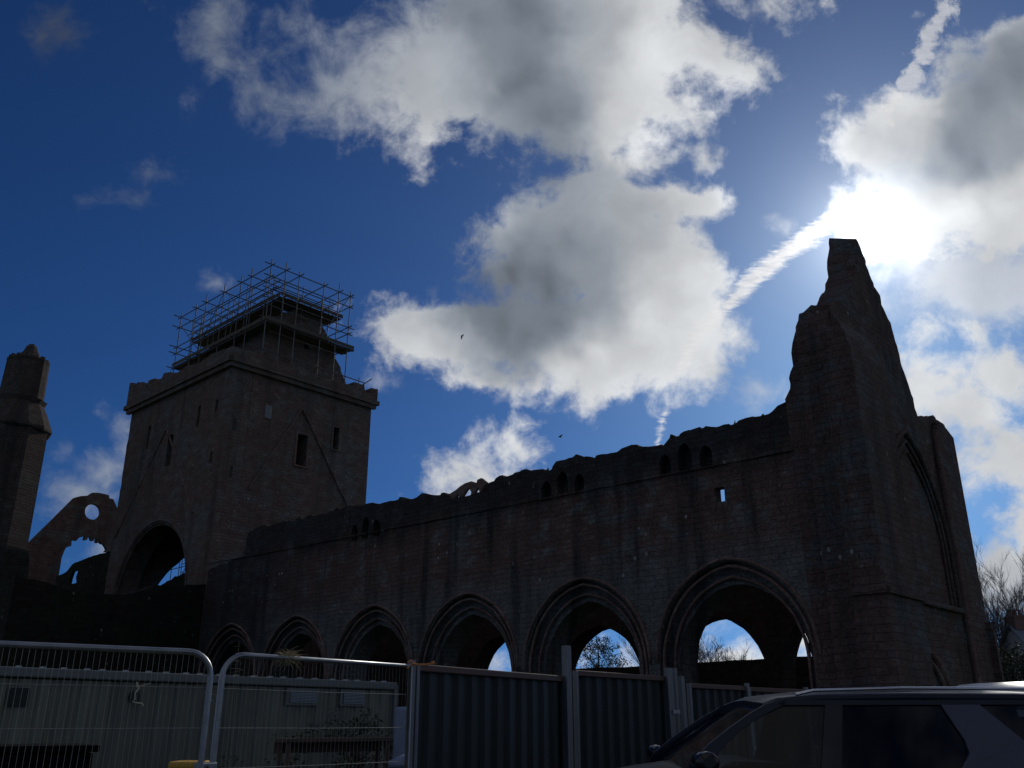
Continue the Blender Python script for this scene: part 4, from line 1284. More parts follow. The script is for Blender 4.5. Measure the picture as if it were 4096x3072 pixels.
tag(oc.build('orange_cord', M['rope']), 'bright orange cord knotted at the fence post top', 'cord')
# dead flower stalks behind the fence
for (x, y, h, lab) in ((-2.35, 8.0, 2.27, 'taller dead flower stalk with flat dry heads between the two wire panels'), (-2.42, 7.6, 1.99, 'shorter dead flower stalk behind the gap between the wire panels')):
    st = MB()
    st.path([(x, y, 0), (x + 0.03, y, h * 0.6), (x + 0.01, y, h)], [0.005, 0.004, 0.002], 5)
    for i in range(9):
        z = h - 0.28 + i * 0.03
        a = rnd.uniform(0, math.pi)
        l = rnd.uniform(0.04, 0.12)
        for s_ in (-1, 1):
            st.path([(x + 0.01, y, z), (x + 0.01 + s_ * l * math.cos(a), y + s_ * l * math.sin(a), z + rnd.uniform(-0.01, 0.02))], [0.0025, 0.0015], 3)
    tag(st.build('dead_flower_stalk', M['stalk']), lab, 'weed', 'dead flower stalks behind the fence')


# ---------------------------------------------------------------- steel hoarding
def hoarding(p0, p1, ztop, label, nflute, lean=0.0):
    w = math.hypot(p1[0] - p0[0], p1[1] - p0[1])
    o = empty('hoarding_panel', (p0[0], p0[1], 0), math.atan2(p1[1] - p0[1], p1[0] - p0[0]), label, 'hoarding panel', 'dark green corrugated hoarding panels')
    sh = MB()
    zt = ztop - 0.05
    prof = []
    pitch = w / nflute
    for i in range(nflute):
        x = i * pitch
        prof += [(x, 0.0), (x + pitch * 0.36, 0.0), (x + pitch * 0.50, 0.032), (x + pitch * 0.86, 0.032)]
    prof.append((w, 0.0))
    sh.loft([[(x, y, 0.1) for x, y in prof], [(x, y, zt) for x, y in prof]], False, caps=False)
    sh.loft([[(x, y + 0.002, zt) for x, y in prof], [(x, y + 0.002, 0.1) for x, y in prof]], False, caps=False)
    sh.build('corrugated_sheet', M['green'], o)
    MB().box((w / 2, 0.0, ztop - 0.03), (w, 0.065, 0.06)).build('top_rail', M['rail'], o, bevel=0.008)
    MB().box((w / 2, 0.0, 0.12), (w, 0.06, 0.06)).build('bottom_rail', M['rail'], o)
    for x in (0.012, w - 0.012):
        MB().box((x, -0.01, ztop / 2 - 0.01), (0.04, 0.055, ztop)).build('end_post', M['post'], o, bevel=0.004)
    return o


hoarding((-0.85, 8.24), (0.57, 10.38), 2.10, 'widest dark green hoarding panel beside the wire fence, nearly black in shade', 12)
hoarding((0.69, 10.50), (1.92, 11.86), 2.17, 'dark green hoarding panel between two grey posts with clear ribs', 9)
hoarding((2.24, 12.10), (3.22, 13.10), 2.10, 'low dark green hoarding panel right of the post cluster', 7)
hoarding((3.25, 13.12), (4.30, 14.00), 2.09, 'farthest dark green hoarding panel, partly behind the car roof', 7)


def post(p, h, label, w=0.07, d=0.06, rz=0.7, lean=0.0, clips=(1.1, 0.6)):
    o = empty('steel_post', (p[0], p[1], 0), rz, label, 'post', 'grey steel hoarding posts')
    m = MB()
    m.loft([[(-w / 2, -d / 2, 0), (w / 2, -d / 2, 0), (w / 2, d / 2, 0), (-w / 2, d / 2, 0)], [(-w / 2 + lean, -d / 2, h), (w / 2 + lean, -d / 2, h), (w / 2 + lean, d / 2, h), (-w / 2 + lean, d / 2, h)]], False, True)
    m.build('shaft', M['post'], o, bevel=0.004)
    for z in clips:
        MB().box((w * 0.6 + lean * z / h, -d * 0.6, z), (0.12, 0.03, 0.045)).build('clip', M['galv'], o, bevel=0.004)
    return o


post((0.60, 10.34), 2.42, 'tallest grey post, standing between the widest and the ribbed hoarding panels', 0.085, 0.07, 0.8)
post((1.97, 11.82), 2.27, 'broad grey post at the right end of the ribbed hoarding panel', 0.09, 0.06, 0.6, -0.02, (1.75, 1.1))
post((2.06, 11.92), 2.27, 'slim grey post second in the post cluster', 0.05, 0.05, 0.6, -0.01, (1.4,))
post((2.16, 12.0), 2.18, 'shorter grey post third in the post cluster', 0.07, 0.05, 0.7, -0.02, (1.25,))
post((-0.87, 8.19), 2.13, 'round topped grey post where wire fence meets dark hoarding', 0.05, 0.05, 0.8, 0.0, (0.9,))
post((3.235, 13.07), 2.14, 'grey post between the two far low hoarding panels', 0.06, 0.05, 0.8, 0.0, (1.3,))
post((4.33, 14.0), 2.12, 'grey post at the right end of the farthest hoarding panel', 0.06, 0.05, 0.8, 0.0, (1.3,))

# ---------------------------------------------------------------- site cabin behind the fence
cab0, cab1 = Vector((-7.9, 13.3)), Vector((-2.36, 19.08))
cw_ = (cab1 - cab0).length
crz = math.atan2(cab1.y - cab0.y, cab1.x - cab0.x)
cabin = empty('site_cabin', (cab0.x, cab0.y, 0), crz, 'long pale green ribbed steel site cabin behind the wire fence', 'site cabin')
cb = MB()
prof = []
ribs = 26
pt = cw_ / ribs
rr_ = random.Random(5)
for i in range(ribs):
    x = i * pt
    prof += [(x, 0.0), (x + pt * 0.45, 0.0), (x + pt * 0.55, 0.035), (x + pt * 0.9, 0.035)]
prof.append((cw_, 0.0))
cb.loft([[(x, y, 0.2) for x, y in prof], [(x, y, 2.24) for x, y in prof]], False, caps=False)
cb.box((cw_ / 2, 1.28, 1.22), (cw_ - 0.02, 2.40, 2.04))
cb.build('wall', M['cabin'], cabin)
rf = MB()
rf.box((cw_ / 2, 1.25, 2.33), (cw_ + 0.06, 2.62, 0.14))
rf.build('roof_edge', M['trim'], cabin, bevel=0.02)
for i in range(24):
    x = 0.2 + i * (cw_ - 0.4) / 23 + rr_.uniform(-0.05, 0.05)
    MB().box((x, 0.06, 2.412), (0.05, 0.12, 0.025)).build('roof_rib', M['galv'], cabin)
MB().box((cw_ + 0.0, -0.01, 1.2), (0.09, 0.10, 2.3)).build('corner_post', M['trim'], cabin)


def along(px_x, px_y):
    """distance along the cabin front of a bearing x/y"""
    k = px_x / px_y
    dx, dy = math.cos(crz), math.sin(crz)
    return (k * cab0.y - cab0.x) / (dx - k * dy)


for bear, z0, z1, bear2 in ((-3.87 / 16.5, 1.97, 2.19, -3.42 / 16.5), (-2.95 / 16.5, 1.97, 2.19, -2.60 / 16.5)):
    xa, xb = along(bear, 1), along(bear2, 1)
    wn = MB()
    wn.box(((xa + xb) / 2, -0.015, (z0 + z1) / 2), (xb - xa + 0.12, 0.05, z1 - z0 + 0.08))
    wo_ = wn.build('window', M['trim'], cabin, bevel=0.008)
    MB().box(((xa + xb) / 2, -0.044, (z0 + z1) / 2), (xb - xa, 0.012, z1 - z0 - 0.02)).build('pane', M['pane'], wo_)
    br_ = MB()
    for i in range(8):
        br_.box(((xa + xb) / 2, -0.062, z0 + 0.02 + i * (z1 - z0 - 0.04) / 7), (xb - xa, 0.016, 0.011))
    br_.build('louvre_bars', M['galv'], wo_)
xs_ = along((90 - 2048) / 3600 / 1.05, 1)
MB().box((xs_, -0.02, 1.98), (0.26, 0.02, 0.26)).build('sign_plate', M['green'], cabin)
xr_ = along(-0.3975, 1)
MB().path([(xr_, -0.005, 2.02), (xr_, -0.05, 2.02)], 0.085, 16).build('round_vent', M['green'], cabin)
# things in the compound
bx = empty('dark_crate', (-4.46, 7.26, 0), R(32), 'flat topped black crate behind the wire fence at lower left', 'crate')
MB().box((0, 0, 0.70), (2.35, 0.9, 1.40)).build('body', M['crate'], bx, bevel=0.02)
MB().box((0.0, 0, 1.43), (2.42, 0.96, 0.05)).build('lid', M['crate'], bx, bevel=0.01)
yb = empty('grit_bin', (-3.50, 10.6, 0), R(4), 'yellow bin just showing beside the fence clamp', 'bin')
MB().loft([[(-0.13, -0.17, 0), (0.13, -0.17, 0), (0.13, 0.17, 0), (-0.13, 0.17, 0)], [(-0.155, -0.2, 1.16), (0.155, -0.2, 1.16), (0.155, 0.2, 1.16), (-0.155, 0.2, 1.16)]], False).build('tub', M['yellow'], yb, bevel=0.02)
MB().box((0, 0, 1.2), (0.34, 0.44, 0.07)).build('lid', M['yellow'], yb, bevel=0.02)
bn = empty('timber_bench', (-2.55, 14.0, 0), R(40), 'brown timber trestle bench in front of the green cabin', 'bench')
MB().box((0, 0, 1.40), (1.75, 0.30, 0.06)).build('plank', M['timber'], bn, bevel=0.01)
MB().box((0, 0.16, 1.30), (1.75, 0.04, 0.14)).build('rail', M['timber'], bn)
for x in (-0.8, 0.8):
    for s_ in (-1, 1):
        MB().path([(x, s_ * 0.3, 0), (x, s_ * 0.1, 1.38)], 0.035, 6).build('leg', M['timber'], bn)


def leaf_cloud(mb, c, rad, n, size, rg, squash=1.0, hollow=0.0, twigs=None):
    for i in range(n):
        u = rg.random() ** 0.4
        u = hollow + (1 - hollow) * u
        a = rg.uniform(0, 2 * math.pi)
        ph = math.acos(rg.uniform(-1, 1))
        p = Vector((math.sin(ph) * math.cos(a), math.sin(ph) * math.sin(a), math.cos(ph) * squash)) * rad * u
        p += Vector(c)
        s = size * rg.uniform(0.5, 1.4)
        ax = Vector((rg.gauss(0, 1), rg.gauss(0, 1), rg.gauss(0, 1))).normalized()
        ay = ax.cross(Vector((rg.gauss(0, 1), rg.gauss(0, 1), rg.gauss(0, 1)))).normalized()
        mb.add([p - ax * s, p - ay * s * 0.45, p + ax * s, p + ay * s * 0.45], [(0, 1, 2, 3)])


rg = random.Random(11)
bsh = empty('dark_bush', (-2.45, 14.75, 0), 0, 'small dark bush growing above the timber bench by the cabin', 'bush')
b_ = MB()
for i in range(46):
    bx_ = rg.gauss(0, 0.55)
    leaf_cloud(b_, (bx_, rg.gauss(0, 0.2) + 0.3 * bx_, rg.uniform(0.4, 1.75 - 0.35 * abs(bx_))), 0.2, 70, 0.035, rg)
b_.build('foliage', M['hedge'], bsh)
b_ = MB()
for i in range(9):
    b_.path([(rg.uniform(-0.1, 0.1), rg.uniform(-0.1, 0.1), 0), (rg.gauss(0, 0.25), rg.gauss(0, 0.15), 0.9), (rg.gauss(0, 0.5), rg.gauss(0, 0.2), 1.6)], [0.012, 0.008, 0.004], 4)
b_.build('stem', M['bark'], bsh)
bc = empty('plastic_cabinet', (-1.24, 13.6, 0), R(45), 'blue grey cabinet with a wire handle, left of the dark hoarding', 'cabinet')
MB().box((0, 0, 0.92), (0.62, 0.62, 1.84)).build('body', M['blue'], bc, bevel=0.04)
hb = MB()
hb.path([(-0.22, -0.1, 1.84), (-0.2, -0.1, 1.95), (-0.1, -0.1, 2.0), (0.12, -0.1, 2.0), (0.2, -0.1, 1.95)], 0.014, 6)
hb.build('handle', M['galv'], bc)
bb = empty('pale_tub', (-0.95, 9.55, 0), R(20), 'pale blue plastic tub low against the fence post', 'tub')
MB().lathe([(0.20, 0), (0.24, 1.22)], 20, smooth=True).build('body', M['blue'], bb)
MB().lathe([(0.26, 1.22), (0.26, 1.27), (0.12, 1.33), (0.02, 1.34)], 20, smooth=True).build('lid', M['blue'], bb)
# ---------------------------------------------------------------- the dark car
def side_y(z):
    return 0.93 - max(0.0, (z - 1.26)) / 0.5 * 0.155


def P_side(sgn):
    return lambda a, z, d: (a, sgn * (side_y(z) - d), z)


car = empty('parked_car', (-0.25, 7.45, 0), 0, 'dark navy SUV parked in front of the hoarding, cut off by the right frame edge', 'car')
secs = []
for x, w, zt, zc in ((0.0, 0.70, 0.90, 0.93), (0.08, 0.82, 1.02, 1.06), (0.30, 0.90, 1.10, 1.15), (0.8, 0.95, 1.17, 1.23), (1.25, 0.96, 1.25, 1.31), (1.5, 0.96, 1.28, 1.345), (1.75, 0.955, 1.275, 1.275), (3.0, 0.955, 1.275, 1.275), (4.2, 0.95, 1.28, 1.28), (4.6, 0.90, 1.25, 1.25), (4.74, 0.84, 1.1, 1.1)):
    half = [(0.62 * w / 0.95, 0.28), (w * 0.93, 0.34), (w, 0.55), (w * 1.005, 0.85), (w * 0.985, zt - 0.10), (w * 0.955, zt), (w * 0.62, (zt + zc) / 2 + 0.012), (w * 0.25, zc)]
    secs.append([(x, -y, z) for y, z in half] + [(x, y, z) for y, z in reversed(half)])
lb = MB().loft(secs, True, True)
body = lb.build('body', M['navy'], car, bevel=0.0)
rfm = MB()
secs = []
for x, w, ze, zc in ((2.02, 0.735, 1.725, 1.775), (2.12, 0.765, 1.762, 1.81), (2.4, 0.772, 1.785, 1.838), (3.0, 0.775, 1.795, 1.855), (3.8, 0.77, 1.79, 1.85), (4.4, 0.755, 1.77, 1.825), (4.62, 0.73, 1.745, 1.79)):
    top = [(-w, ze - 0.03), (-w - 0.004, ze), (-w * 0.93, ze + 0.022), (-w * 0.6, (ze + zc * 1.4) / 2.4 + 0.004), (-w * 0.25, zc), (w * 0.25, zc), (w * 0.6, (ze + zc * 1.4) / 2.4 + 0.004), (w * 0.93, ze + 0.022), (w + 0.004, ze), (w, ze - 0.03)]
    secs.append([(x, y, z) for y, z in top])
rfm.loft(secs, True, True, True)
rfm.build('roof', M['navy'], car)
APIL = [(1.38, 1.25), (1.46, 1.375), (1.60, 1.485), (1.75, 1.585), (1.90, 1.675), (2.02, 1.735), (2.16, 1.775), (2.16, 1.735), (2.06, 1.695), (1.95, 1.645), (1.80, 1.555), (1.67, 1.45), (1.62, 1.38), (1.60, 1.25)]
BPIL = [(2.30, 1.25), (2.44, 1.25), (2.56, 1.745), (2.44, 1.745)]
CPIL = [(3.24, 1.745), (3.50, 1.745), (3.74, 1.50), (3.98, 1.25), (3.16, 1.25), (3.28, 1.34), (3.345, 1.42), (3.34, 1.50)]
DPIL = [(4.36, 1.745), (4.56, 1.745), (4.72, 1.25), (4.52, 1.25)]
UPPER = [(2.1, 1.73), (4.58, 1.735), (4.58, 1.765), (2.16, 1.765)]
for sgn in (-1, 1):
    for nm, poly, mt in (('front_pillar', APIL, 'navy'), ('door_pillar', BPIL, 'gloss'), ('rear_pillar', CPIL, 'pillar'), ('tail_pillar', DPIL, 'navy'), ('roof_side', UPPER, 'navy')):
        m = MB()
        slab(m, poly, [], P_side(sgn), 0.045, None, 0.0, 0, False)
        m.build(nm, M[mt], car, recalc=True)
    for nm, poly, mt in (('front_window', [(1.59, 1.27), (1.62, 1.40), (1.78, 1.55), (1.95, 1.65), (2.1, 1.735), (2.46, 1.735), (2.32, 1.27)], 'glass'),
                         ('rear_window', [(2.43, 1.27), (2.55, 1.735), (3.26, 1.735), (3.35, 1.5), (3.3, 1.36), (3.2, 1.27)], 'tint'),
                         ('quarter_window', [(3.94, 1.27), (3.72, 1.5), (3.49, 1.735), (4.38, 1.735), (4.53, 1.27)], 'tint')):
        m = MB()
        m.add([(a, sgn * (side_y(z) - 0.018), z) for a, z in poly], [tuple(range(len(poly)))])
        m.build(nm, M[mt], car)
    rr = MB()
    rr.path([(2.25, sgn * 0.74, 1.80), (2.38, sgn * 0.735, 1.828), (3.0, sgn * 0.733, 1.845), (3.9, sgn * 0.73, 1.838), (4.4, sgn * 0.725, 1.812)], 0.011, 8)
    rr.build('roof_rail', M['chrome'], car)
    mi = MB()
    sec = []
    for t, s in ((0, 0.3), (0.15, 0.75), (0.4, 1.0), (0.75, 0.98), (0.95, 0.85), (1.0, 0.5)):
        y = sgn * (0.93 + 0.25 * t)
        sec.append([(1.50 + 0.085 * s * math.cos(q) + 0.02 * t, y, 1.375 + 0.068 * s * math.sin(q)) for q in [2 * math.pi * i / 12 for i in range(12)]])
    mi.loft(sec, True, True, True)
    mi.build('door_mirror', M['gloss'], car)
    hl = MB()
    hl.loft([[(0.02, sgn * 0.60, 0.86), (0.02, sgn * 0.60, 0.98), (0.03, sgn * 0.80, 0.99), (0.03, sgn * 0.80, 0.87)], [(0.25, sgn * 0.70, 0.88), (0.25, sgn * 0.70, 1.02), (0.32, sgn * 0.925, 1.03), (0.32, sgn * 0.925, 0.9)]], False, True)
    hl.build('headlight', M['lamp'], car, bevel=0.01)
    tl = MB()
    tl.box((4.67, sgn * 0.78, 1.05), (0.14, 0.2, 0.25))
    tl.build('tail_light', M['redlens'], car, bevel=0.015)
    for wx in (0.92, 3.78):
        ty = MB()
        ty.path([(wx, sgn * 0.76, 0.36), (wx, sgn * 0.80, 0.36), (wx, sgn * 0.95, 0.36), (wx, sgn * 0.985, 0.36)], [0.33, 0.365, 0.365, 0.33], 28)
        wh = ty.build('wheel', M['tyre'], car)
        ri = MB()
        ri.path([(wx, sgn * 0.98, 0.36), (wx, sgn * 0.99, 0.36)], [0.24, 0.06], 20)
        for i in range(5):
            a = 2 * math.pi * i / 5
            ri.box((wx + 0.13 * math.cos(a), sgn * 0.985, 0.36 + 0.13 * math.sin(a)), (0.22, 0.025, 0.05), m=Matrix.Rotation(-a, 3, 'Y'))
        ri.build('rim', M['alloy'], wh)
    dh = MB()
    dh.path([(2.02, sgn * 0.945, 1.12), (2.08, sgn * 0.985, 1.125), (2.2, sgn * 0.985, 1.125), (2.26, sgn * 0.945, 1.12)], 0.013, 6)
    dh.build('door_handle', M['navy'], car)
ws = MB()
ws.loft([[(1.44, -0.80 + 0.16 * i, 1.36 - 0.05 * abs(i - 5) / 5) for i in range(11)], [(2.10, -0.70 + 0.14 * i, 1.79 - 0.045 * abs(i - 5) / 5) for i in range(11)]], True, caps=False)
ws.build('windscreen', M['glass'], car)
ws = MB()
ws.loft([[(4.70, -0.78 + 0.156 * i, 1.27) for i in range(11)], [(4.60, -0.68 + 0.136 * i, 1.76) for i in range(11)]], True, caps=False)
ws.build('rear_screen', M['tint'], car)
db = MB()
db.loft([[(1.55, -0.82, 1.28), (1.55, 0.82, 1.28)], [(1.75, -0.84, 1.37), (1.75, 0.84, 1.37)], [(2.1, -0.84, 1.36), (2.1, 0.84, 1.36)], [(2.2, -0.84, 1.28), (2.2, 0.84, 1.28)]], True, caps=False)
db.build('dashboard', M['seat'], car)
sw_ = MB()
c0 = Vector((2.50, 0.42, 1.30))
ax_ = Matrix.Rotation(R(-28), 3, 'Y')
sw_.path([c0 + ax_ @ Vector((0.0, 0.185 * math.cos(t), 0.185 * math.sin(t))) for t in [2 * math.pi * i / 28 for i in range(28)]], 0.014, 8, closed=True)
sw_.path([c0 + ax_ @ Vector((0, -0.18, 0.0)), c0, c0 + ax_ @ Vector((0, 0.18, 0))], 0.012, 6)
sw_.path([c0, c0 + Vector((-0.3, 0, -0.15))], 0.02, 6)
sw_.build('steering_wheel', M['gloss'], car)
for sx in (3.0, 3.85):
    for sy in (-0.42, 0.42):
        se = MB()
        se.box((sx, sy, 1.22), (0.16, 0.46, 0.56), m=Matrix.Rotation(R(12), 3, 'Y'))
        se.box((sx + 0.09, sy, 1.56), (0.10, 0.26, 0.19), m=Matrix.Rotation(R(8), 3, 'Y'))
        se.build('seat', M['seat'], car, bevel=0.03)
rv = MB()
rv.box((2.12, 0.0, 1.68), (0.03, 0.24, 0.065))
rv.build('rear_view_mirror', M['gloss'], car, bevel=0.01)

# pale van beyond the car
van = empty('parked_van', (5.2, 10.9, 0), 0, 'white van whose roof edge just shows above the dark car at right', 'van')
secs = []
for x, w, h in ((0.0, 0.80, 1.86), (0.05, 0.86, 1.93), (1.0, 0.88, 1.965), (2.9, 0.88, 1.96), (3.3, 0.86, 1.90), (3.95, 0.86, 1.22), (4.7, 0.80, 0.95), (4.8, 0.7, 0.6)):
    half = [(w * 0.9, 0.25), (w, 0.4), (w, min(1.0, h - 0.1)), (w * 0.985, h - 0.14), (w * 0.95, h - 0.055), (w * 0.85, h), (w * 0.6, h + 0.07), (w * 0.25, h + 0.11)]
    secs.append([(x, y, z) for y, z in half] + [(x, -y, z) for y, z in reversed(half)])
MB().loft(secs, True, True, True).build('body', M['white'], van)
for s_ in (-1, 1):
    MB().box((-0.005, s_ * 0.4, 1.45), (0.02, 0.6, 0.45)).build('rear_window', M['pane'], van, bevel=0.005)
    MB().box((0.01, s_ * 0.80, 0.95), (0.05, 0.1, 0.5)).build('tail_light', M['redlens'], van)
    MB().box((3.3, s_ * 0.875, 1.4), (0.7, 0.02, 0.4)).build('side_window', M['pane'], van)
    for wx in (0.9, 3.8):
        wh = MB().path([(wx, s_ * 0.7, 0.32), (wx, s_ * 0.90, 0.32)], 0.32, 24).build('wheel', M['tyre'], van)
        MB().path([(wx, s_ * 0.9, 0.32), (wx, s_ * 0.91, 0.32)], 0.19, 16).build('rim', M['alloy'], wh)


# ---------------------------------------------------------------- trees
def bare_tree(loc, h, label, seed, lean=(0, 0), spread=0.5, group='bare winter trees', fine=1.0):
    q = random.Random(seed)
    t = empty('bare_tree', loc, 0, label, 'tree', group)
    tr, cr = MB(), MB()

    def grow(p, d, ln, r, depth):
        n = 4 if depth < 2 else 3
        pts, rs = [p], [r]
        cur, dd = p, d
        for i in range(n):
            dd = (dd + Vector((q.gauss(0, 0.10), q.gauss(0, 0.10), 0.05 + q.gauss(0, 0.05)))).normalized()
            cur = cur + dd * ln / n
            pts.append(cur)
            rs.append(r * (1 - 0.55 * (i + 1) / n))
        (tr if depth < 2 else cr).path(pts, rs, 6 if depth < 2 else 4 if depth < 3 else 3, caps=False)
        if depth >= 4 or ln < 0.22:
            return
        kids = (9, 7, 6, 4)[depth]
        for k in range(kids):
            f = q.uniform(0.30 if depth == 0 else 0.2, 1.0)
            i = min(n - 1, int(f * n))
            base = pts[i].lerp(pts[i + 1], f * n - i)
            az = q.uniform(0, 2 * math.pi)
            sp = spread * q.uniform(0.7, 1.5)
            nd = (dd + Vector((math.cos(az) * sp, math.sin(az) * sp, q.uniform(-0.05, 0.25)))).normalized()
            grow(base, nd, ln * q.uniform(0.42, 0.64), max(0.010 * fine, rs[i] * 0.5), depth + 1)
    grow(Vector((0, 0, -0.1)), Vector((lean[0], lean[1], 1)).normalized(), h * 0.78, h * 0.014, 0)
    tr.build('trunk', M['bark'], t)
    cr.build('crown', M['twig'], t)
    return t


bare_tree((31.9, 61, 0), 8.9, 'left leaning bare tree beside the tall gable, leftmost at the right edge', 1, (-0.10, 0), 0.42)
bare_tree((33.2, 63, 0), 9.9, 'tallest bare tree behind the house chimney', 2, (-0.05, 0), 0.40)
bare_tree((35.0, 66, 0), 9.8, 'bare tree behind the slate roof at the frame edge', 3, (-0.06, 0), 0.42)
bare_tree((30.6, 66, 0), 7.4, 'low bare tree half hidden behind the tall gable edge', 4, (0.02, 0), 0.5)
bare_tree((13.55, 75, 0), 8.4, 'bare tree seen through the nearest arch at its left side', 5, (0.02, 0), 0.42)
bare_tree((15.7, 78, 0), 7.0, 'low spreading bare tree seen through the middle of the nearest arch', 6, (0.02, 0), 0.62)
bare_tree((17.9, 80, 0), 6.1, 'smallest bare tree top seen through the nearest arch', 8, (0.0, 0), 0.5)

ev = empty('evergreen_tree', (6.9, 75, 0), 0, 'dense dark tree seen through the second arch', 'tree')
q = random.Random(21)
cr = MB()
for i in range(170):
    a = q.uniform(0, 2 * math.pi)
    z = q.uniform(3.2, 8.0)
    rad = 2.55 * math.sqrt(max(0.02, 1 - ((z - 4.6) / 3.6) ** 2)) * math.sqrt(q.random())
    leaf_cloud(cr, (rad * math.cos(a), rad * math.sin(a), z), q.uniform(0.25, 0.5), 34, 0.075, q)
for i in range(60):
    a = q.uniform(0, 2 * math.pi)
    z = q.uniform(5.5, 8.1)
    rad = 2.6 * math.sqrt(max(0.02, 1 - ((z - 4.6) / 3.7) ** 2)) * q.uniform(0.8, 1.05)
    leaf_cloud(cr, (rad * math.cos(a), rad * math.sin(a), z), 0.22, 16, 0.07, q)
cr.build('crown', M['leaf'], ev)
tr = MB()
tr.path([(0, 0, -0.1), (0.05, 0, 2.2), (0, 0.1, 5), (0, 0, 7.4)], [0.22, 0.18, 0.11, 0.03], 8)
for i in range(16):
    a = q.uniform(0, 2 * math.pi)
    z = q.uniform(2.2, 6)
    tr.path([(0, 0, z), (0.9 * math.cos(a), 0.9 * math.sin(a), z + 0.8), (1.8 * math.cos(a), 1.8 * math.sin(a), z + 1.7)], [0.07, 0.045, 0.02], 5)
tr.build('trunk', M['bark'], ev)
sh = empty('shrub', (10.4, 78, 0), 0, 'low dark shrub line right of the dense tree, seen through the second arch', 'shrub')
m = MB()
for i in range(60):
    leaf_cloud(m, (q.uniform(-1.8, 1.8), q.uniform(-0.8, 0.8), q.uniform(3.0, 6.3 - 0.25 * abs(i % 7 - 3))), 0.35, 26, 0.08, q)
m.build('foliage', M['leaf'], sh)
MB().path([(0, 0, -0.1), (0.1, 0, 3), (0, 0.1, 5.5)], [0.12, 0.09, 0.03], 6).build('stem', M['bark'], sh)
hg = empty('hedge', (27.6, 50, 0), 0, 'broad dark hedge at right between the tall gable and the slate roofed house', 'hedge')
m = MB()
for i in range(520):
    x = q.uniform(-3.4, 4.6)
    zt = 5.4 + 0.5 * mnoise.noise((x * 0.7, 0, 3)) - 0.10 * abs(x)
    z = zt * math.sqrt(q.random())
    leaf_cloud(m, (x, q.uniform(-1.2, 1.2), max(0.3, z)), 0.55, 26, 0.10, q)
m.build('foliage', M['hedge'], hg)
m = MB()
for i in range(30):
    x = q.uniform(-3.2, 4.4)
    m.path([(x, 0, -0.1), (x + q.gauss(0, 0.3), q.gauss(0, 0.4), 2.6), (x + q.gauss(0, 0.6), q.gauss(0, 0.6), 5.3)], [0.08, 0.05, 0.015], 5)
m.build('stem', M['bark'], hg)

# house beyond the hedge
ho = empty('house', (32.15, 60, 0), 0, 'pale house with blue grey slate roof and brown chimney at the right edge', 'house')
m = MB()
m.box((5.0, 0, 2.4), (9.8, 7.0, 4.8))
m.add([(0.1, -3.5, 4.8), (0.1, 3.5, 4.8), (0.1, 0, 7.55)], [(0, 2, 1)])
m.add([(9.9, -3.5, 4.8), (9.9, 3.5, 4.8), (9.9, 0, 7.55)], [(0, 1, 2)])
m.build('wall', M['harl'], ho)
m = MB()
for s_ in (-1, 1):
    m.loft([[(-0.1, s_ * 3.8, 4.62), (-0.1, 0, 7.72), (-0.1, 0, 7.60), (-0.1, s_ * 3.8, 4.50)], [(10.1, s_ * 3.8, 4.62), (10.1, 0, 7.72), (10.1, 0, 7.60), (10.1, s_ * 3.8, 4.50)]], False, True)
roof = m.build('roof', M['slate'], ho, recalc=True)
ck = MB()
ck.box((0.55, 0, 7.75), (0.9, 1.2, 0.9))
ck.box((0.55, 0, 8.14), (1.0, 1.3, 0.1))
ck = ck.build('chimney', M['pot'], roof)
for i in range(4):
    MB().lathe([(0.13, 0), (0.11, 0.34), (0.14, 0.36), (0.14, 0.42)], 10, (0.25 + 0.22 * i, 0.1 * (i % 2), 8.18)).build('chimney_pot', M['pot'], ck) if False else None
for i in range(3):
    pp = MB().lathe([(0.12, 0), (0.10, 0.34), (0.13, 0.36), (0.13, 0.44)], 10, (0.25 + 0.3 * i, 0, 8.18)).build('chimney_pot', M['pot'], roof)
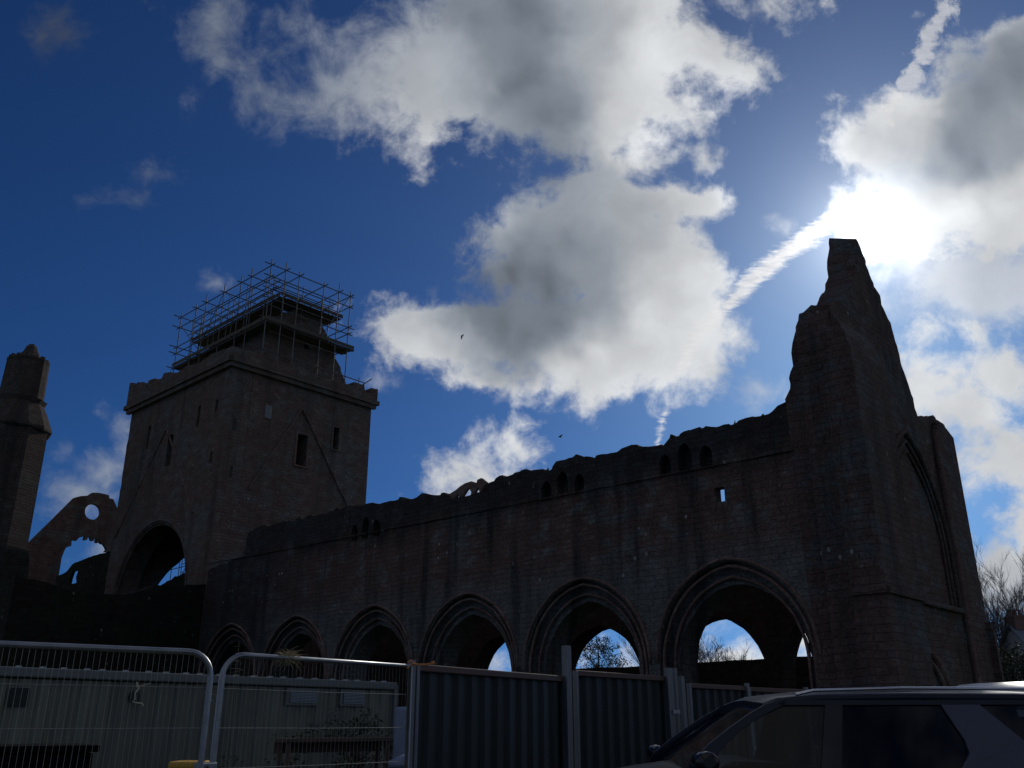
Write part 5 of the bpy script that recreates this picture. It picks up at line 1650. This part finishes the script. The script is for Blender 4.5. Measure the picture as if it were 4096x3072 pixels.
for wx in (2.0, 5.0, 8.0):
    for wz in (1.5, 3.7):
        w_ = MB().box((wx, -3.52, wz), (1.0, 0.06, 1.3)).build('window', M['white'], ho)
        MB().box((wx, -3.555, wz), (0.84, 0.02, 1.14)).build('pane', M['pane'], w_)
MB().box((6.5, -3.52, 1.05), (1.0, 0.06, 2.1)).build('door', M['timber'], ho)


# ---------------------------------------------------------------- birds
def bird(loc, rot, label, up_l, up_r, sweep):
    m = MB()
    secs = []
    for x, r, z in ((-0.17, 0.004, 0.0), (-0.14, 0.018, 0.004), (-0.11, 0.028, 0.006), (-0.07, 0.036, 0.0), (0.0, 0.045, -0.004), (0.06, 0.040, -0.002), (0.11, 0.026, 0.0), (0.15, 0.022, 0.002)):
        secs.append([(x, r * math.cos(t), z + r * 0.9 * math.sin(t)) for t in [2 * math.pi * i / 10 for i in range(10)]])
    m.loft(secs, True, True, True)
    m.loft([[(0.11, -0.022, 0.004), (0.11, 0.022, 0.004), (0.11, 0.022, -0.006), (0.11, -0.022, -0.006)], [(0.24, -0.055, 0.002), (0.24, 0.055, 0.002), (0.24, 0.055, -0.003), (0.24, -0.055, -0.003)]], False, True)
    for s_, a in ((-1, up_l), (1, up_r)):
        st = []
        for f, ch, sw in ((0.04, 0.15, 0.0), (0.14, 0.165, 0.2), (0.24, 0.14, 0.55), (0.33, 0.085, 1.0), (0.37, 0.02, 1.25)):
            y = f * math.cos(a * (0.6 + 0.4 * f / 0.37))
            z = f * math.sin(a * (0.6 + 0.4 * f / 0.37))
            x0 = -0.06 + sweep * sw
            st.append([(x0, s_ * y, z + 0.006), (x0 + ch, s_ * y, z + 0.002), (x0 + ch, s_ * y, z - 0.002), (x0, s_ * y, z - 0.006)])
        m.loft(st, True, True, True)
    o = m.build('bird', M['bird'], None, recalc=True)
    o.location = loc
    o.rotation_euler = rot
    return tag(o, label, 'bird', 'black birds in flight')


bird((-5.19, 85, 39.1), (R(35), R(15), R(-12)), 'higher black bird with drooped wings against the grey cloud', R(-62), R(20), 0.10)
bird((4.70, 85, 28.2), (R(10), R(20), R(20)), 'lower black bird with raised wing against the blue sky', R(58), R(42), 0.12)
